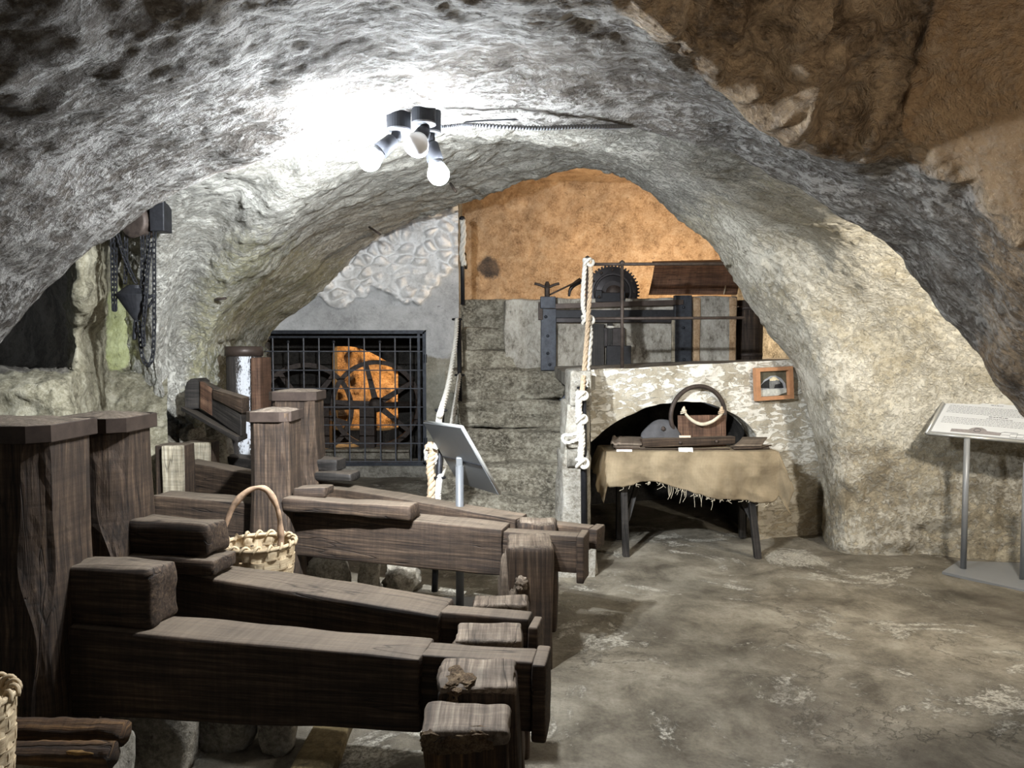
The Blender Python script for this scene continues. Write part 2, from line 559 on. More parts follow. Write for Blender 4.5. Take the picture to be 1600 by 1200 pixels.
def box(x0, x1, y0, y1, z0, z1, axis=0, **kw):
    """Axis-aligned rounded block; axis = grain direction."""
    lo, hi = (x0, y0, z0), (x1, y1, z1)
    o = [axis, (axis + 1) % 3, (axis + 2) % 3]
    c = [[[None, None], [None, None]], [[None, None], [None, None]]]
    for i in (0, 1):
        for j in (0, 1):
            for k in (0, 1):
                p = [0, 0, 0]
                for a, s in zip(o, (i, j, k)):
                    p[a] = hi[a] if s else lo[a]
                c[i][j][k] = Vector(p)
    return hexa(c, **kw)


def crom(pts, n):
    pts = [Vector(p) for p in pts]
    if len(pts) == 2:
        return [pts[0].lerp(pts[1], i / (n - 1)) for i in range(n)]
    out = []
    m = len(pts) - 1
    for i in range(n):
        t = i / (n - 1) * m
        k = min(int(t), m - 1)
        t -= k
        p1, p2 = pts[k], pts[k + 1]
        p0 = pts[k - 1] if k > 0 else p1 * 2 - p2
        p3 = pts[k + 2] if k + 2 <= m else p2 * 2 - p1
        out.append(0.5 * ((2 * p1) + (p2 - p0) * t + (2 * p0 - 5 * p1 + 4 * p2 - p3) * t * t + (3 * p1 - p0 - 3 * p2 + p3) * t ** 3))
    return out


def tube(pts, rad, n=8, samples=None, closed=False, cap=True, ripple=None):
    if samples:
        pts = crom(pts, samples)
    pts = [Vector(p) for p in pts]
    m = len(pts)
    V, Fc, Gc = [], [], []
    up = Vector((0.13, 0.21, 0.97))
    s = 0
    pn = None
    for i, p in enumerate(pts):
        if closed:
            t = pts[(i + 1) % m] - pts[i - 1]
        else:
            t = pts[min(i + 1, m - 1)] - pts[max(i - 1, 0)]
        t.normalize()
        if pn is None:
            a = t.cross(up)
            if a.length < 0.05:
                a = t.cross(Vector((1, 0, 0)))
        else:
            a = pn - t * pn.dot(t)
        a.normalize()
        pn = a
        b = t.cross(a)
        if i:
            s += (p - pts[i - 1]).length
        r = rad(i / max(1, m - 1)) if callable(rad) else rad
        if ripple:
            r *= 1 + ripple * (1 if i % 2 else -1)
        for k in range(n):
            th = 2 * PI * k / n
            V.append(p + a * (math.cos(th) * r) + b * (math.sin(th) * r))
            Gc.append(Vector((s, th * r, r)))
    rng = m if closed else m - 1
    for i in range(rng):
        for k in range(n):
            i2 = (i + 1) % m
            Fc.append((i * n + k, i * n + (k + 1) % n, i2 * n + (k + 1) % n, i2 * n + k))
    if cap and not closed:
        Fc.append(tuple(range(n - 1, -1, -1)))
        Fc.append(tuple((m - 1) * n + k for k in range(n)))
    return V, Fc, Gc


def rope(pts, rad, samples=60, turns=None, strands=3, closed=False):
    c = crom(pts, samples) if samples else [Vector(p) for p in pts]
    ln = sum((c[i + 1] - c[i]).length for i in range(len(c) - 1))
    step = rad * 0.6
    n = max(12, int(ln / step))
    c = crom(c, min(n, 420))
    turns = turns or ln / (rad * 7.0)
    geos = []
    for s in range(strands):
        pts2 = []
        pn = None
        for i, p in enumerate(c):
            t = (c[min(i + 1, len(c) - 1)] - c[max(i - 1, 0)]).normalized()
            if pn is None:
                a = t.cross(Vector((0.2, 0.9, 0.1)))
                if a.length < 0.05:
                    a = t.cross(Vector((1, 0, 0)))
            else:
                a = pn - t * pn.dot(t)
            a.normalize()
            pn = a
            b = t.cross(a)
            th = 2 * PI * (turns * i / (len(c) - 1) + s / strands)
            pts2.append(p + (a * math.cos(th) + b * math.sin(th)) * rad * 0.5)
        geos.append(tube(pts2, rad * 0.56, 6))
    return join(*geos)


def lathe(profile, center, axis=(0, 0, 1), n=24, cap=True, jag=None):
    """profile = [(radius, height along axis)]"""
    ax = Vector(axis).normalized()
    a = ax.cross(Vector((0, 1, 0.01)))
    if a.length < 0.05:
        a = ax.cross(Vector((1, 0, 0)))
    a.normalize()
    b = ax.cross(a)
    V, Fc, Gc = [], [], []
    ctr = Vector(center)
    for (r, h) in profile:
        for k in range(n):
            th = 2 * PI * k / n
            V.append(ctr + ax * h + (a * math.cos(th) + b * math.sin(th)) * r)
            Gc.append(Vector((h, math.cos(th) * r, math.sin(th) * r)))
    for i in range(len(profile) - 1):
        for k in range(n):
            Fc.append((i * n + k, i * n + (k + 1) % n, (i + 1) * n + (k + 1) % n, (i + 1) * n + k))
    if cap:
        Fc.append(tuple(range(n)))
        Fc.append(tuple((len(profile) - 1) * n + k for k in range(n)))
    return V, Fc, Gc


def prism(poly, dvec):
    """Extrude a planar polygon (world points) by dvec."""
    n = len(poly)
    dv = Vector(dvec)
    V = [Vector(p) for p in poly] + [Vector(p) + dv for p in poly]
    Fc = [tuple(range(n)), tuple(range(2 * n - 1, n - 1, -1))]
    for i in range(n):
        j = (i + 1) % n
        Fc.append((i, j, n + j, n + i))
    return V, Fc


def rock(center, size, seed, sub=3, amp=0.3, rot=0.0, flat=None):
    bm = bmesh.new()
    bmesh.ops.create_icosphere(bm, subdivisions=sub, radius=1.0)
    V, Fc = [], []
    so = Vector((seed * 5.1, seed * 2.3, seed * 1.7))
    cr, sr = math.cos(rot), math.sin(rot)
    for v in bm.verts:
        p = v.co.copy()
        # squarish body
        m = max(abs(p.x), abs(p.y), abs(p.z))
        p = p.lerp(p / m, 0.45)
        d = 1 + amp * noise.fractal(p * 1.1 + so, 0.7, 2.2, 4)
        p = p * d * 0.85
        x, y, z = p.x * size[0], p.y * size[1], p.z * size[2]
        V.append(Vector((center[0] + x * cr - y * sr, center[1] + x * sr + y * cr, center[2] + z)))
    for f in bm.faces:
        Fc.append(tuple(v.index for v in f.verts))
    bm.free()
    return V, Fc


# ------------------------------------------------------------------ shell lofts
def loft(rows, nr, nc, disp, colw=None):
    """rows of control points -> dense grid, displaced along its normal. Returns geo and param arrays (in control units)."""
    k = len(rows[0])
    dense = [crom(r, nc) for r in rows]
    grid = np.zeros((nr, nc, 3))
    for j in range(nc):
        colp = crom([dense[i][j] for i in range(len(rows))], nr)
        for i in range(nr):
            grid[i, j] = colp[i]
    du = np.gradient(grid, axis=0)
    dv = np.gradient(grid, axis=1)
    nn = np.cross(du, dv)
    nn /= (np.linalg.norm(nn, axis=2, keepdims=True) + 1e-9)
    V = []
    for i in range(nr):
        ri = i / (nr - 1) * (len(rows) - 1)
        for j in range(nc):
            cj = j / (nc - 1) * (k - 1)
            p = Vector(grid[i, j])
            n = Vector(nn[i, j])
            V.append(p + n * disp(p, n, ri, cj))
    Fc = [(i * nc + j, i * nc + j + 1, (i + 1) * nc + j + 1, (i + 1) * nc + j) for i in range(nr - 1) for j in range(nc - 1)]
    R = np.repeat(np.linspace(0, len(rows) - 1, nr), nc)
    Cc = np.tile(np.linspace(0, k - 1, nc), nr)
    return (V, Fc), R, Cc


def fr(p, f, o=4):
    return noise.fractal(p * f, 0.75, 2.1, o)


def ridged(p, f):
    return 1 - 2 * abs(noise.noise(p * f))


def sm(x, a, b):
    t = np.clip((x - a) / (b - a), 0, 1)
    return t * t * (3 - 2 * t)


# --- near vault
rim = [(-115, 1330, 2.75), (-110, 1000, 2.75), (-90, 760, 2.75), (-42, 625, 2.78), (0, 548, 2.8), (80, 444, 2.82), (180, 360, 2.85),
       (262, 308, 2.87), (400, 250, 2.88), (500, 212, 2.9), (600, 187, 2.9), (700, 184, 2.92), (800, 189, 2.95), (950, 193, 3.0),
       (1080, 229, 3.05), (1200, 271, 3.1), (1330, 341, 3.15), (1420, 411, 3.2), (1480, 480, 3.2), (1530, 540, 3.2), (1553, 600, 3.2),
       (1600, 658, 3.2), (1640, 705, 3.2), (1662, 850, 3.2), (1672, 1330, 3.2)]
RIM = [P(*r) for r in rim]
Cpt = {12: (860, -5, 1.95), 13: (1000, 40, 2.15), 14: (1120, 135, 2.42), 15: (1210, 205, 2.52), 16: (1315, 243, 2.5), 17: (1400, 247, 2.48),
       18: (1460, 275, 2.46), 19: (1515, 303, 2.45), 20: (1575, 372, 2.45), 21: (1650, 430, 2.42), 22: (1720, 520, 2.42), 23: (1770, 800, 2.42), 24: (1790, 1500, 2.42)}
Dpt = {12: (880, -160, 1.75), 13: (1040, -100, 1.9), 14: (1165, -15, 2.25), 15: (1255, 60, 2.38), 16: (1340, 75, 2.4), 17: (1420, 90, 2.36),
       18: (1480, 115, 2.3), 19: (1540, 140, 2.25), 20: (1610, 180, 2.2), 21: (1700, 260, 2.18), 22: (1790, 400, 2.15), 23: (1860, 800, 2.15), 24: (1870, 1600, 2.15)}
Ept = {12: (0.15, 1.4, 2.62), 13: (0.45, 1.55, 2.85), 14: (0.8, 1.75, 3.0), 15: (1.0, 1.85, 3.1), 16: (1.2, 1.9, 3.15), 17: (1.4, 1.9, 3.15),
       18: (1.6, 1.85, 3.1), 19: (1.8, 1.8, 2.95), 20: (2.0, 1.75, 2.7), 21: (2.2, 1.7, 2.4), 22: (2.35, 1.7, 2.0), 23: (2.42, 1.7, 1.1), 24: (2.42, 1.7, -0.3)}
rows = []
for i, p in enumerate(RIM):
    ctr = Vector((0.1, p.y, 1.3))
    out = p - ctr
    out.y = 0
    out.normalize()
    lip = p + out * 0.16 + Vector((0, 0.22, 0))
    lip2 = p + out * 0.30 + Vector((0, 0.30, 0))
    if i < 12:
        def at(y, s):
            return Vector((0.1 + (p.x - 0.1) * s, y, 1.3 + (p.z - 1.3) * s))
        row = [lip2, lip, p, at(2.35, 1.0), at(1.8, 1.0), at(1.1, 1.02), at(0.2, 1.05), at(-1.8, 1.08)]
        if i == 11:
            row = [lip2, lip, p, at(2.35, 1.0), at(1.8, 1.02), at(1.2, 1.06), at(0.2, 1.08), at(-1.8, 1.1)]
    else:
        c_, d_, e_ = P(*Cpt[i]), P(*Dpt[i]), Vector(Ept[i])
        row = [lip2, lip, p, p.lerp(c_, 0.5) + out * 0.03, c_, d_, e_ if i > 12 else e_, Vector((e_.x * 1.03 + 0.02, -1.8, e_.z))]
    rows.append(row)


def d_near(p, n, ri, cj):
    q = Vector((p.x * 0.7, p.y * 1.15, p.z * 0.75))
    v = 0.05 * fr(p, 1.5) + 0.010 * fr(p + Vector((3, 1, 2)), 4.0, 2) + 0.0025 * fr(q, 14.0, 2) + 0.0045 * fr(q, 34, 2)
    if ri > 12.5 and cj > 3.8:
        w = min(1, (cj - 3.8) * 2) * min(1, (ri - 12.5))
        lumps = 0.12 * fr(p + Vector((5, 5, 5)), 2.6) + 0.08 * ridged(p, 4.0) + 0.04 * ridged(p, 8.0) + 0.02 * fr(p, 14)
        pl = sm(ri, 17.2, 18.0) * (1 - sm(ri, 21, 22)) * sm(cj, 4.0, 4.5)
        v = v * (1 - 0.6 * w) + lumps * w * (1 - pl) + 0.008 * fr(p, 5) * w
        v *= (1 - 0.6 * pl)
    return v


geo, R, C = loft(rows, 420, 340, d_near)
br = np.maximum(sm(R, 12.0, 13.2) * sm(C, 3.7, 4.25), sm(R, 17.0, 20.0) * 0.55)
pla = sm(R, 17.0, 17.5) * (1 - sm(R, 21.0, 21.6)) * sm(C, 4.1, 4.5)
near = obj('ceiling', geo, M['vault'], None, True, {'brown': br, 'plaster': pla}, 'structure')

# --- far chamber vault, piers and right wall
S = [
    [(-0.9, 0.4), (255, 900, 6.6), None, (330, 900, 7.1), None, (402, 880, 8.9)],
    [(-0.9, 0.4), (252, 672, 6.3), None, (325, 706, 6.8), None, (402, 720, 8.9)],
    [(-0.6, 0.5), (250, 640, 5.45), None, (318, 668, 5.8), None, (402, 640, 8.9)],
    [(-0.5, 0.5), (240, 570, 5.4), None, (335, 570, 6.0), None, (404, 566, 8.85)],
    [(-0.5, 0.5), (243, 480, 5.2), None, (347, 500, 5.8), None, (432, 512, 8.85)],
    [(-0.5, 0.5), (243, 400, 4.9), None, (385, 430, 5.3), None, (503, 460, 8.8)],
    [(-0.4, 0.3), (265, 310, 4.3), None, (432, 360, 4.7), None, (562, 391, 8.4)],
    [(-0.2, 0.0), (350, 255, 3.7), None, (490, 297, 4.1), None, (642, 346, 7.8)],
    [(-0.1, -0.1), (480, 195, 3.25), None, (562, 236, 3.6), None, (712, 322, 7.2)],
    [(0, -0.2), (610, 160, 2.98), None, (660, 214, 3.8), None, (800, 290, 6.7)],
    [(0, -0.2), (790, 160, 3.0), None, (800, 222, 4.0), None, (880, 268, 6.3)],
    [(0, -0.2), (950, 165, 3.05), None, (945, 232, 4.0), None, (945, 274, 6.2)],
    [(0, -0.2), (1088, 200, 3.1), None, (1060, 266, 4.1), None, (1002, 301, 6.1)],
    [(0, -0.2), (1215, 240, 3.15), None, (1150, 312, 4.4), None, (1062, 350, 6.05)],
    [(0, -0.2), (1350, 306, 3.2), None, (1240, 362, 4.9), (1152, 372, 5.4), (1112, 390, 6.0)],
    [(0.2, -0.2), (2.0, 3.12, 2.42), None, (1330, 430, 5.05), (1205, 432, 5.4), (1166, 470, 6.0)],
    [(0.2, -0.2), (2.7, 3.1, 2.55), None, (1400, 500, 5.2), (1255, 502, 5.4), (1202, 528, 6.0)],
    [(0.2, -0.2), (3.4, 3.1, 2.4), None, (1450, 570, 5.28), (1287, 576, 5.42), (1234, 562, 6.0)],
    [(0.2, -0.2), (4.0, 3.3, 1.95), None, (1490, 650, 5.32), (1306, 660, 5.43), (1263, 640, 6.0)],
    [(0.2, -0.2), (4.2, 3.5, 1.35), None, (1520, 740, 5.34), (1317, 740, 5.44), (1281, 740, 6.02)],
    [(0.2, -0.2), (4.2, 3.5, 0.7), None, (1520, 830, 5.32), (1323, 822, 5.45), (1290, 822, 6.04)],
    [(0.2, -0.2), (4.2, 3.5, -0.15), None, (1520, 925, 5.3), (1327, 910, 5.45), (1295, 900, 6.05)],
]
rows = []
for i, s in enumerate(S):
    def cv(q):
        return P(*q) if q[0] > 20 else (Vector(q) if abs(q[0]) < 6 and abs(q[2]) < 4 else P(*q))
    E, Gp, A = cv(s[1]), cv(s[3]), cv(s[5])
    N = cv(s[4]) if s[4] else Gp.lerp(A, 0.5) + (Vector((0.05, 0, 0.10)) if 8 <= i < 14 else Vector((-0.08, 0, 0.06)))
    Mm = E.lerp(Gp, 0.5)
    if 3 <= i <= 7:
        Mm += Vector((-0.10, 0.12, 0.05))
    if i >= 15:
        Mm += Vector((0.18, 0.5, 0.0))
    E0 = E + Vector((s[0][0], s[0][1], 0.25 if 8 <= i < 16 else 0))
    ctr = Vector((0.8, A.y, 1.0))
    out = (A - ctr)
    out.y = 0
    out.normalize()
    A2 = A + out * 0.25 + Vector((0, 0.25, 0))
    if i < 9:
        A2 = A + Vector((-0.3, 0.1, 0.05))
    rows.append([E0, E, Mm, Gp, N, A, A2])


def d_far(p, n, ri, cj):
    rough = 1.0 if ri < 12 else 0.55
    v = 0.04 * fr(p, 1.4) + rough * 0.018 * ridged(p, 4.5) * (0.6 + 0.4 * fr(p, 1.8)) + 0.014 * rough * ridged(p, 12) + 0.010 * fr(p, 24, 3)
    if 1.8 < ri < 3.4 and cj > 1:
        v += 0.08 * fr(p, 3.5) * min(1, cj - 1)
    if ri > 14 and cj < 4:
        low = max(0, min(1, (1.0 - p.z) / 0.4))
        v += low * (0.05 * fr(p + Vector((9, 2, 4)), 2.4) + 0.03 * ridged(p, 5))
    return v


geo, R, C = loft(rows, 330, 260, d_far)
Z = np.array([v[2] for v in geo[0]])
cream = sm(R, 11.5, 14.5)
lowm = sm(R, 14.0, 15.5) * (1 - sm(Z, 0.55, 1.15)) * 0.9
moss = (1 - sm(R, 4.5, 7.5)) * sm(C, 1.2, 3.0) * 0.75
far = obj('ceiling_beyond', geo, M['chamber'], None, True, {'cream': cream, 'low': lowm, 'moss': moss}, 'structure')

# --- left wall of the far chamber
cx = [-120, 20, 100, 120, 150, 170, 212, 262]
LW = [(300, [4.0, 4.0, 4.2, 4.3, 4.6, 5.2, 5.6, 5.7]),
      (395, [5.6, 5.5, 4.9, 4.45, 4.65, 5.3, 5.7, 5.8]),
      (470, [6.4, 6.3, 5.1, 4.5, 4.7, 5.4, 5.75, 5.9]),
      (525, [6.4, 6.3, 5.1, 4.75, 5.2, 5.55, 5.8, 5.9]),
      (574, [6.2, 6.1, 5.0, 4.65, 5.05, 5.5, 5.75, 5.8]),
      (588, [4.35, 4.35, 4.4, 4.6, 5.05, 5.45, 5.6, 5.65]),
      (645, [4.2, 4.2, 4.25, 4.5, 4.95, 5.3, 5.3, 5.3]),
      (720, [4.2, 4.2, 4.25, 4.4, 4.8, 5.0, 5.0, 5.1]),
      (960, [4.2, 4.2, 4.2, 4.3, 4.6, 4.8, 4.9, 5.0])]
rows = [[P(x, y, d) for x, d in zip(cx, ds)] for y, ds in LW]


def d_left(p, n, ri, cj):
    k = 0.3 if cj > 4.6 and ri < 5 else 1.0
    return k * (0.035 * fr(p, 2.0) + 0.012 * ridged(p, 7.0) + 0.02 * fr(p, 9, 3)) + 0.008 * fr(p, 25, 2)


geo, R, C = loft(rows, 150, 150, d_left)
soot_shade = (1 - sm(C, 1.9, 2.5)) * sm(R, 0.6, 1.1) * (1 - sm(R, 4.6, 4.95))  # shade of the deep recess painted into the rock colour
green = sm(C, 4.5, 5.2) * (1 - sm(C, 5.5, 6.2)) * sm(R, 0.8, 2.4) * (1 - sm(R, 3.0, 6.2)) * 0.85
whm = sm(C, 5.6, 6.0) * (1 - sm(C, 6.3, 6.7)) * sm(R, 2.2, 2.6) * (1 - sm(R, 4.5, 5.2)) * 0.8
obj('wall_left', geo, M['leftrock'], None, True, {'soot_shade': soot_shade, 'green': green, 'white': whm}, 'structure')

# --- floor
rows = []
for y in np.linspace(-2.0, 10.0, 13):
    rows.append([Vector((x, y, 0)) for x in np.linspace(-4.5, 5.5, 11)])
geo, R, C = loft(rows, 230, 200, lambda p, n, a, b: 0.012 * fr(p, 0.9) + 0.008 * fr(p, 3.0) + 0.003 * fr(p, 9))
obj('floor', geo, M['floor'], None, True, None, 'structure')

# --- gate wall
GY = 8.8


def flat_patch(x0, x1, z0, z1, y, nx, nz, disp):
    V, at = [], []
    for i in range(nz):
        for j in range(nx):
            x = x0 + (x1 - x0) * j / (nx - 1)
            z = z0 + (z1 - z0) * i / (nz - 1)
            d = disp(x, z)
            V.append(Vector((x, y - d, z)))
    Fc = [(i * nx + j, i * nx + j + 1, (i + 1) * nx + j + 1, (i + 1) * nx + j) for i in range(nz - 1) for j in range(nx - 1)]
    return V, Fc


gx0, gx1 = P(398, 600, GY).x, P(666, 600, GY).x
gz0, gz1 = P(500, 727, GY).z, P(500, 516, GY).z
wx1 = P(717, 500, GY).x


def stone_mask(x, z):
    b = 2.13 + 0.22 * noise.noise(Vector((x * 2.2, 3, 0))) + max(0, (x + 1.25)) * 0.38 + 0.08 * noise.noise(Vector((x * 9, z * 9, 1)))
    return max(0.0, min(1.0, (z - b) / 0.05 + 0.5))


def d_gate(x, z):
    s = stone_mask(x, z)
    p = Vector((x * 6.0, 0.3, z * 8.0)) + noise.noise_vector(Vector((x * 4, 1.7, z * 4))) * 0.45
    vd, vp = noise.voronoi(p)
    lump = max(0, min(1, (vd[1] - vd[0]) * 2.2)) * 0.095
    return s * (0.03 + lump + 0.02 * noise.noise(Vector((x * 14, 0, z * 14)))) + 0.012 * noise.noise(Vector((x * 1.5, 2, z * 1.5)))


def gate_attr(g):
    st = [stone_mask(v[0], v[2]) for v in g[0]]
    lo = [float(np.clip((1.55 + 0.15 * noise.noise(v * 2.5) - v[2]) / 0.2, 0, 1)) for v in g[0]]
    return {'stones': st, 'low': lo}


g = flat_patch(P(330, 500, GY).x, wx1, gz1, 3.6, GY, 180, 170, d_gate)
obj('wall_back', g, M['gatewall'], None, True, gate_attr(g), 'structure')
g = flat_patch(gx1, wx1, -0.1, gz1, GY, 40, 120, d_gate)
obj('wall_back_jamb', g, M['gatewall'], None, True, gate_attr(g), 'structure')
body = join(box(wx1 - 0.02 - (wx1 - gx1) + 0.02, wx1, GY + 0.03, GY + 0.6, -0.1, 3.6, seg=0.3, amp=0.01),
            box(gx0 - 0.5, wx1, GY + 0.12, GY + 0.6, gz1, 3.6, seg=0.3, amp=0.0),
            box(gx0 - 0.6, gx0, GY + 0.02, GY + 0.6, -0.1, gz1 + 0.05, seg=0.3, amp=0.02),
            box(gx0 - 0.1, gx1 + 0.01, GY - 0.02, GY + 0.6, -0.1, gz0 - 0.01, seg=0.3, amp=0.01))
obj('trim_1', body, M['concrete'], None, False, None, 'structure')

# --- ochre wall above the platform
OY = 10.0
ox0, ox1 = P(690, 400, OY).x, P(1290, 400, OY).x
g = flat_patch(ox0, ox1, 1.1, 4.6, OY, 150, 140, lambda x, z: 0.04 * fr(Vector((x, 1, z)), 1.5) + 0.015 * fr(Vector((x, 4, z)), 6))
sp = P(765, 418, OY)
soot_shade = [max(0, 1 - math.hypot((v[0] - sp.x) / 0.26, (v[2] - sp.z) / 0.24)) * 1.1 + 0.25 * max(0, noise.noise(v * 1.8)) for v in g[0]]
obj('wall_far', g, M['orange'], None, True, {'soot_shade': soot_shade}, 'structure')
# ceiling and sides closing the upper platform
obj('ceiling_platform', box(-0.9, 3.6, 6.6, 10.2, 3.75, 4.0, seg=0.5, amp=0.05), M['orange'], None, False, None, 'structure')
obj('wall_platform_right', box(2.95, 3.2, 6.4, 10.2, 0, 4.0, seg=0.4, amp=0.05), M['step'], None, False, None, 'structure')

# --- cave behind the gate
IY = 10.6
hx0, hx1 = P(520, 600, IY).x, P(622, 600, IY).x
hz0, hz1 = P(550, 672, IY).z, P(550, 552, IY).z
cut = []
arch = []
for i in range(13):
    t = i / 12
    x = hx0 + (hx1 - hx0) * t
    arch.append(Vector((x, IY, hz1 + 0.10 - 0.52 * max(0, t - 0.25) ** 1.6)))
top = prism([Vector((hx0 - 2.2, IY, 3.2)), Vector((hx0 - 2.2, IY, hz1 - 0.4)), Vector((hx0, IY, hz1 - 0.4))] + arch +
            [Vector((hx1, IY, hz1 - 0.6)), Vector((hx1 + 1.2, IY, hz1 - 0.6)), Vector((hx1 + 1.2, IY, 3.2))], (0, 0.3, 0))
lowp = join(box(hx0 - 2.2, hx0, IY, IY + 0.3, -0.1, hz1 - 0.38, seg=0.2, amp=0.03), box(hx1, hx1 + 1.2, IY, IY + 0.3, -0.1, hz1 - 0.58, seg=0.2, amp=0.03),
            box(hx0 - 0.1, hx1 + 0.1, IY, IY + 0.3, -0.1, hz0, seg=0.1, amp=0.03))
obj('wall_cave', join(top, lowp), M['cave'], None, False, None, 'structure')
g = flat_patch(hx0 - 1.5, hx1 + 1.5, 0, 3.2, IY + 1.5, 70, 70, lambda x, z: 0.25 * fr(Vector((x, 0, z)), 1.5) + 0.08 * ridged(Vector((x, 2, z)), 3.5))
obj('wall_cave_far', g, M['gearcave'], None, True, None, 'structure')
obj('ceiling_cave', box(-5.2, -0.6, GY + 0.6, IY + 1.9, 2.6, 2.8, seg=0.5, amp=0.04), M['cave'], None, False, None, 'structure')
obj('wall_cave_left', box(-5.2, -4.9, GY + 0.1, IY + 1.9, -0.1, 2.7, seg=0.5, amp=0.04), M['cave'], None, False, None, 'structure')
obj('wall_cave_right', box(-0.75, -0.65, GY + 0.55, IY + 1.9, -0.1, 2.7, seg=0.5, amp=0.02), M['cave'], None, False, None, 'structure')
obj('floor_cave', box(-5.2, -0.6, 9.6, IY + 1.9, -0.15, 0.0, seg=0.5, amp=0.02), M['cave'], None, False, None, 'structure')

# --- niche wall (flaking whitewash) under the platform
W0, W1 = P(923, 700, 5.42), P(1296, 838, 6.08)
W0.z = W1.z = 0
wdir = (W1 - W0)
win = Vector((-wdir.y, wdir.x, 0)).normalized()


def wall_at(px, py=600):
    """point on the niche wall plane seen through the pixel"""
    r = ray(px, py)
    t = (W0 - EYE).dot(win) / r.dot(win)
    return EYE + r * t


archpx = [(923, 690), (935, 680), (960, 661), (1000, 641), (1040, 630), (1072, 627), (1110, 632), (1145, 646), (1170, 664), (1183, 684), (1186, 700)]
AP = [wall_at(*a) for a in archpx]
ap = crom(AP, 60)
ap = [Vector((v.x, v.y, v.z + 0.012 * noise.noise(v * 9))) for v in ap]
SL = wdir.length


def spar(v):
    return (v - W0).dot(wdir) / (SL * SL)


def top_z(s):
    return 1.375 + 0.085 * s + 0.008 * noise.noise(Vector((s * 9, 0, 0)))


def wcol(s, zb, zt, n):
    out = []
    for i in range(n):
        z = zb + (zt - zb) * i / (n - 1)
        p = W0 + wdir * s
        p = Vector((p.x, p.y, z))
        edge = min(1, i / 2.0) if n > 2 else 1
        d = 0.02 * fr(p, 2.2) + 0.010 * fr(p, 9, 3)
        out.append(p - win * d * edge)
    return out


cols = []
for v in ap:
    s = spar(v)
    cols.append(wcol(s, v.z, top_z(s), 36))
V, Fc = [], []
nA = len(cols)
for c in cols:
    V += c
for a in range(nA - 1):
    for b in range(35):
        Fc.append((a * 36 + b, (a + 1) * 36 + b, (a + 1) * 36 + b + 1, a * 36 + b + 1))
sj = spar(ap[-1])
base = len(V)
cols2 = [wcol(sj + (1.02 - sj) * k / 24, -0.05, top_z(sj + (1.02 - sj) * k / 24), 60) for k in range(25)]
for c in cols2:
    V += c
for a in range(24):
    for b in range(59):
        Fc.append((base + a * 60 + b, base + (a + 1) * 60 + b, base + (a + 1) * 60 + b + 1, base + a * 60 + b + 1))
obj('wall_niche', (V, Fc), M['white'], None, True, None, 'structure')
# soffit of the niche arch and its dark inside
bound = [Vector((ap[0].x, ap[0].y, -0.05)), Vector((ap[0].x, ap[0].y, 0.4))] + ap + [Vector((ap[-1].x, ap[-1].y, 0.4)), Vector((ap[-1].x, ap[-1].y, -0.05))]


def extr(b, d0, d1, n, amp, grow=0.0):
    V, Fc = [], []
    cen = sum(b, Vector((0, 0, 0))) / len(b)
    for k in range(n):
        d = d0 + (d1 - d0) * k / (n - 1)
        for p in b:
            q = p + Vector((0, 1, 0)) * d + (p - cen) * grow * (k / (n - 1))
            V.append(q + Vector((0, 0, amp * noise.noise(q * 4))))
    m = len(b)
    for k in range(n - 1):
        for i in range(m - 1):
            Fc.append((k * m + i, k * m + i + 1, (k + 1) * m + i + 1, (k + 1) * m + i))
    return V, Fc, m, n


V, Fc, m, n = extr(bound, 0.0, 0.28, 4, 0.0)
obj('trim_2', (V, Fc), M['white'], None, True, None, 'structure')
V, Fc, m, n = extr(bound, 0.28, 1.7, 14, 0.03)
Fc.append(tuple((n - 1) * m + i for i in range(m)))
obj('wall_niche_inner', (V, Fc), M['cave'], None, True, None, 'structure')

# --- pillar at the left end of the niche wall
px0, px1 = P(884, 700, 5.0).x, P(924, 700, 5.0).x
PW = join(box(px0 - 0.02, px1, 4.99, 5.60, -0.05, 0.78, axis=2, seg=0.03, amp=0.03, freq=5, seed=3, r=0.02),
          box(px0 + 0.0, px1, 5.02, 5.60, 0.76, 1.16, axis=2, seg=0.03, amp=0.02, freq=5, seed=4, r=0.02),
          box(px0 + 0.03, px1, 5.0, 5.60, 1.14, 1.385, axis=2, seg=0.03, amp=0.012, freq=5, seed=5, r=0.02))
obj('trim_3', PW, M['pillar'], None, True, None, 'structure')
obj('trim_4', box(px0 - 0.06, px1 + 0.05, 4.88, 5.02, -0.05, 0.30, axis=2, seg=0.03, amp=0.05, freq=4, seed=9, r=0.03), M['pillar'], None, True, None, 'structure')
lg = tube([P(886, 715, 5.0), P(918, 715, 5.0)], lambda t: 0.068, 18, 10)
obj('trim_5', lg, M['concrete'], None, True, None, 'structure')

# --- platform deck
tl = W0 + Vector((0, 0, 0))
deck = []
pts = [Vector((px0 + 0.06, 5.05, 0)), Vector((px1, 5.05, 0))]
for k in range(9):
    s = 0.02 + 1.0 * k / 8
    pts.append(W0 + wdir * s)
pts += [Vector((3.0, 6.3, 0)), Vector((3.0, 10.0, 0)), Vector((px0 + 0.06, 10.0, 0))]
poly = []
for p in pts:
    s = max(0, min(1, spar(p)))
    poly.append(Vector((p.x + win.x * 0.02, p.y + win.y * 0.02, 1.33 + 0.10 * s)))
dk = prism(poly, (0, 0, -0.10))
obj('floor_platform', dk, M['concrete'], None, False, None, 'structure')
obj('floor_landing', box(-0.66, 0.5, 7.28, 10.0, 1.1, 1.315, seg=0.1, amp=0.015), M['step'], None, True, None, 'structure')

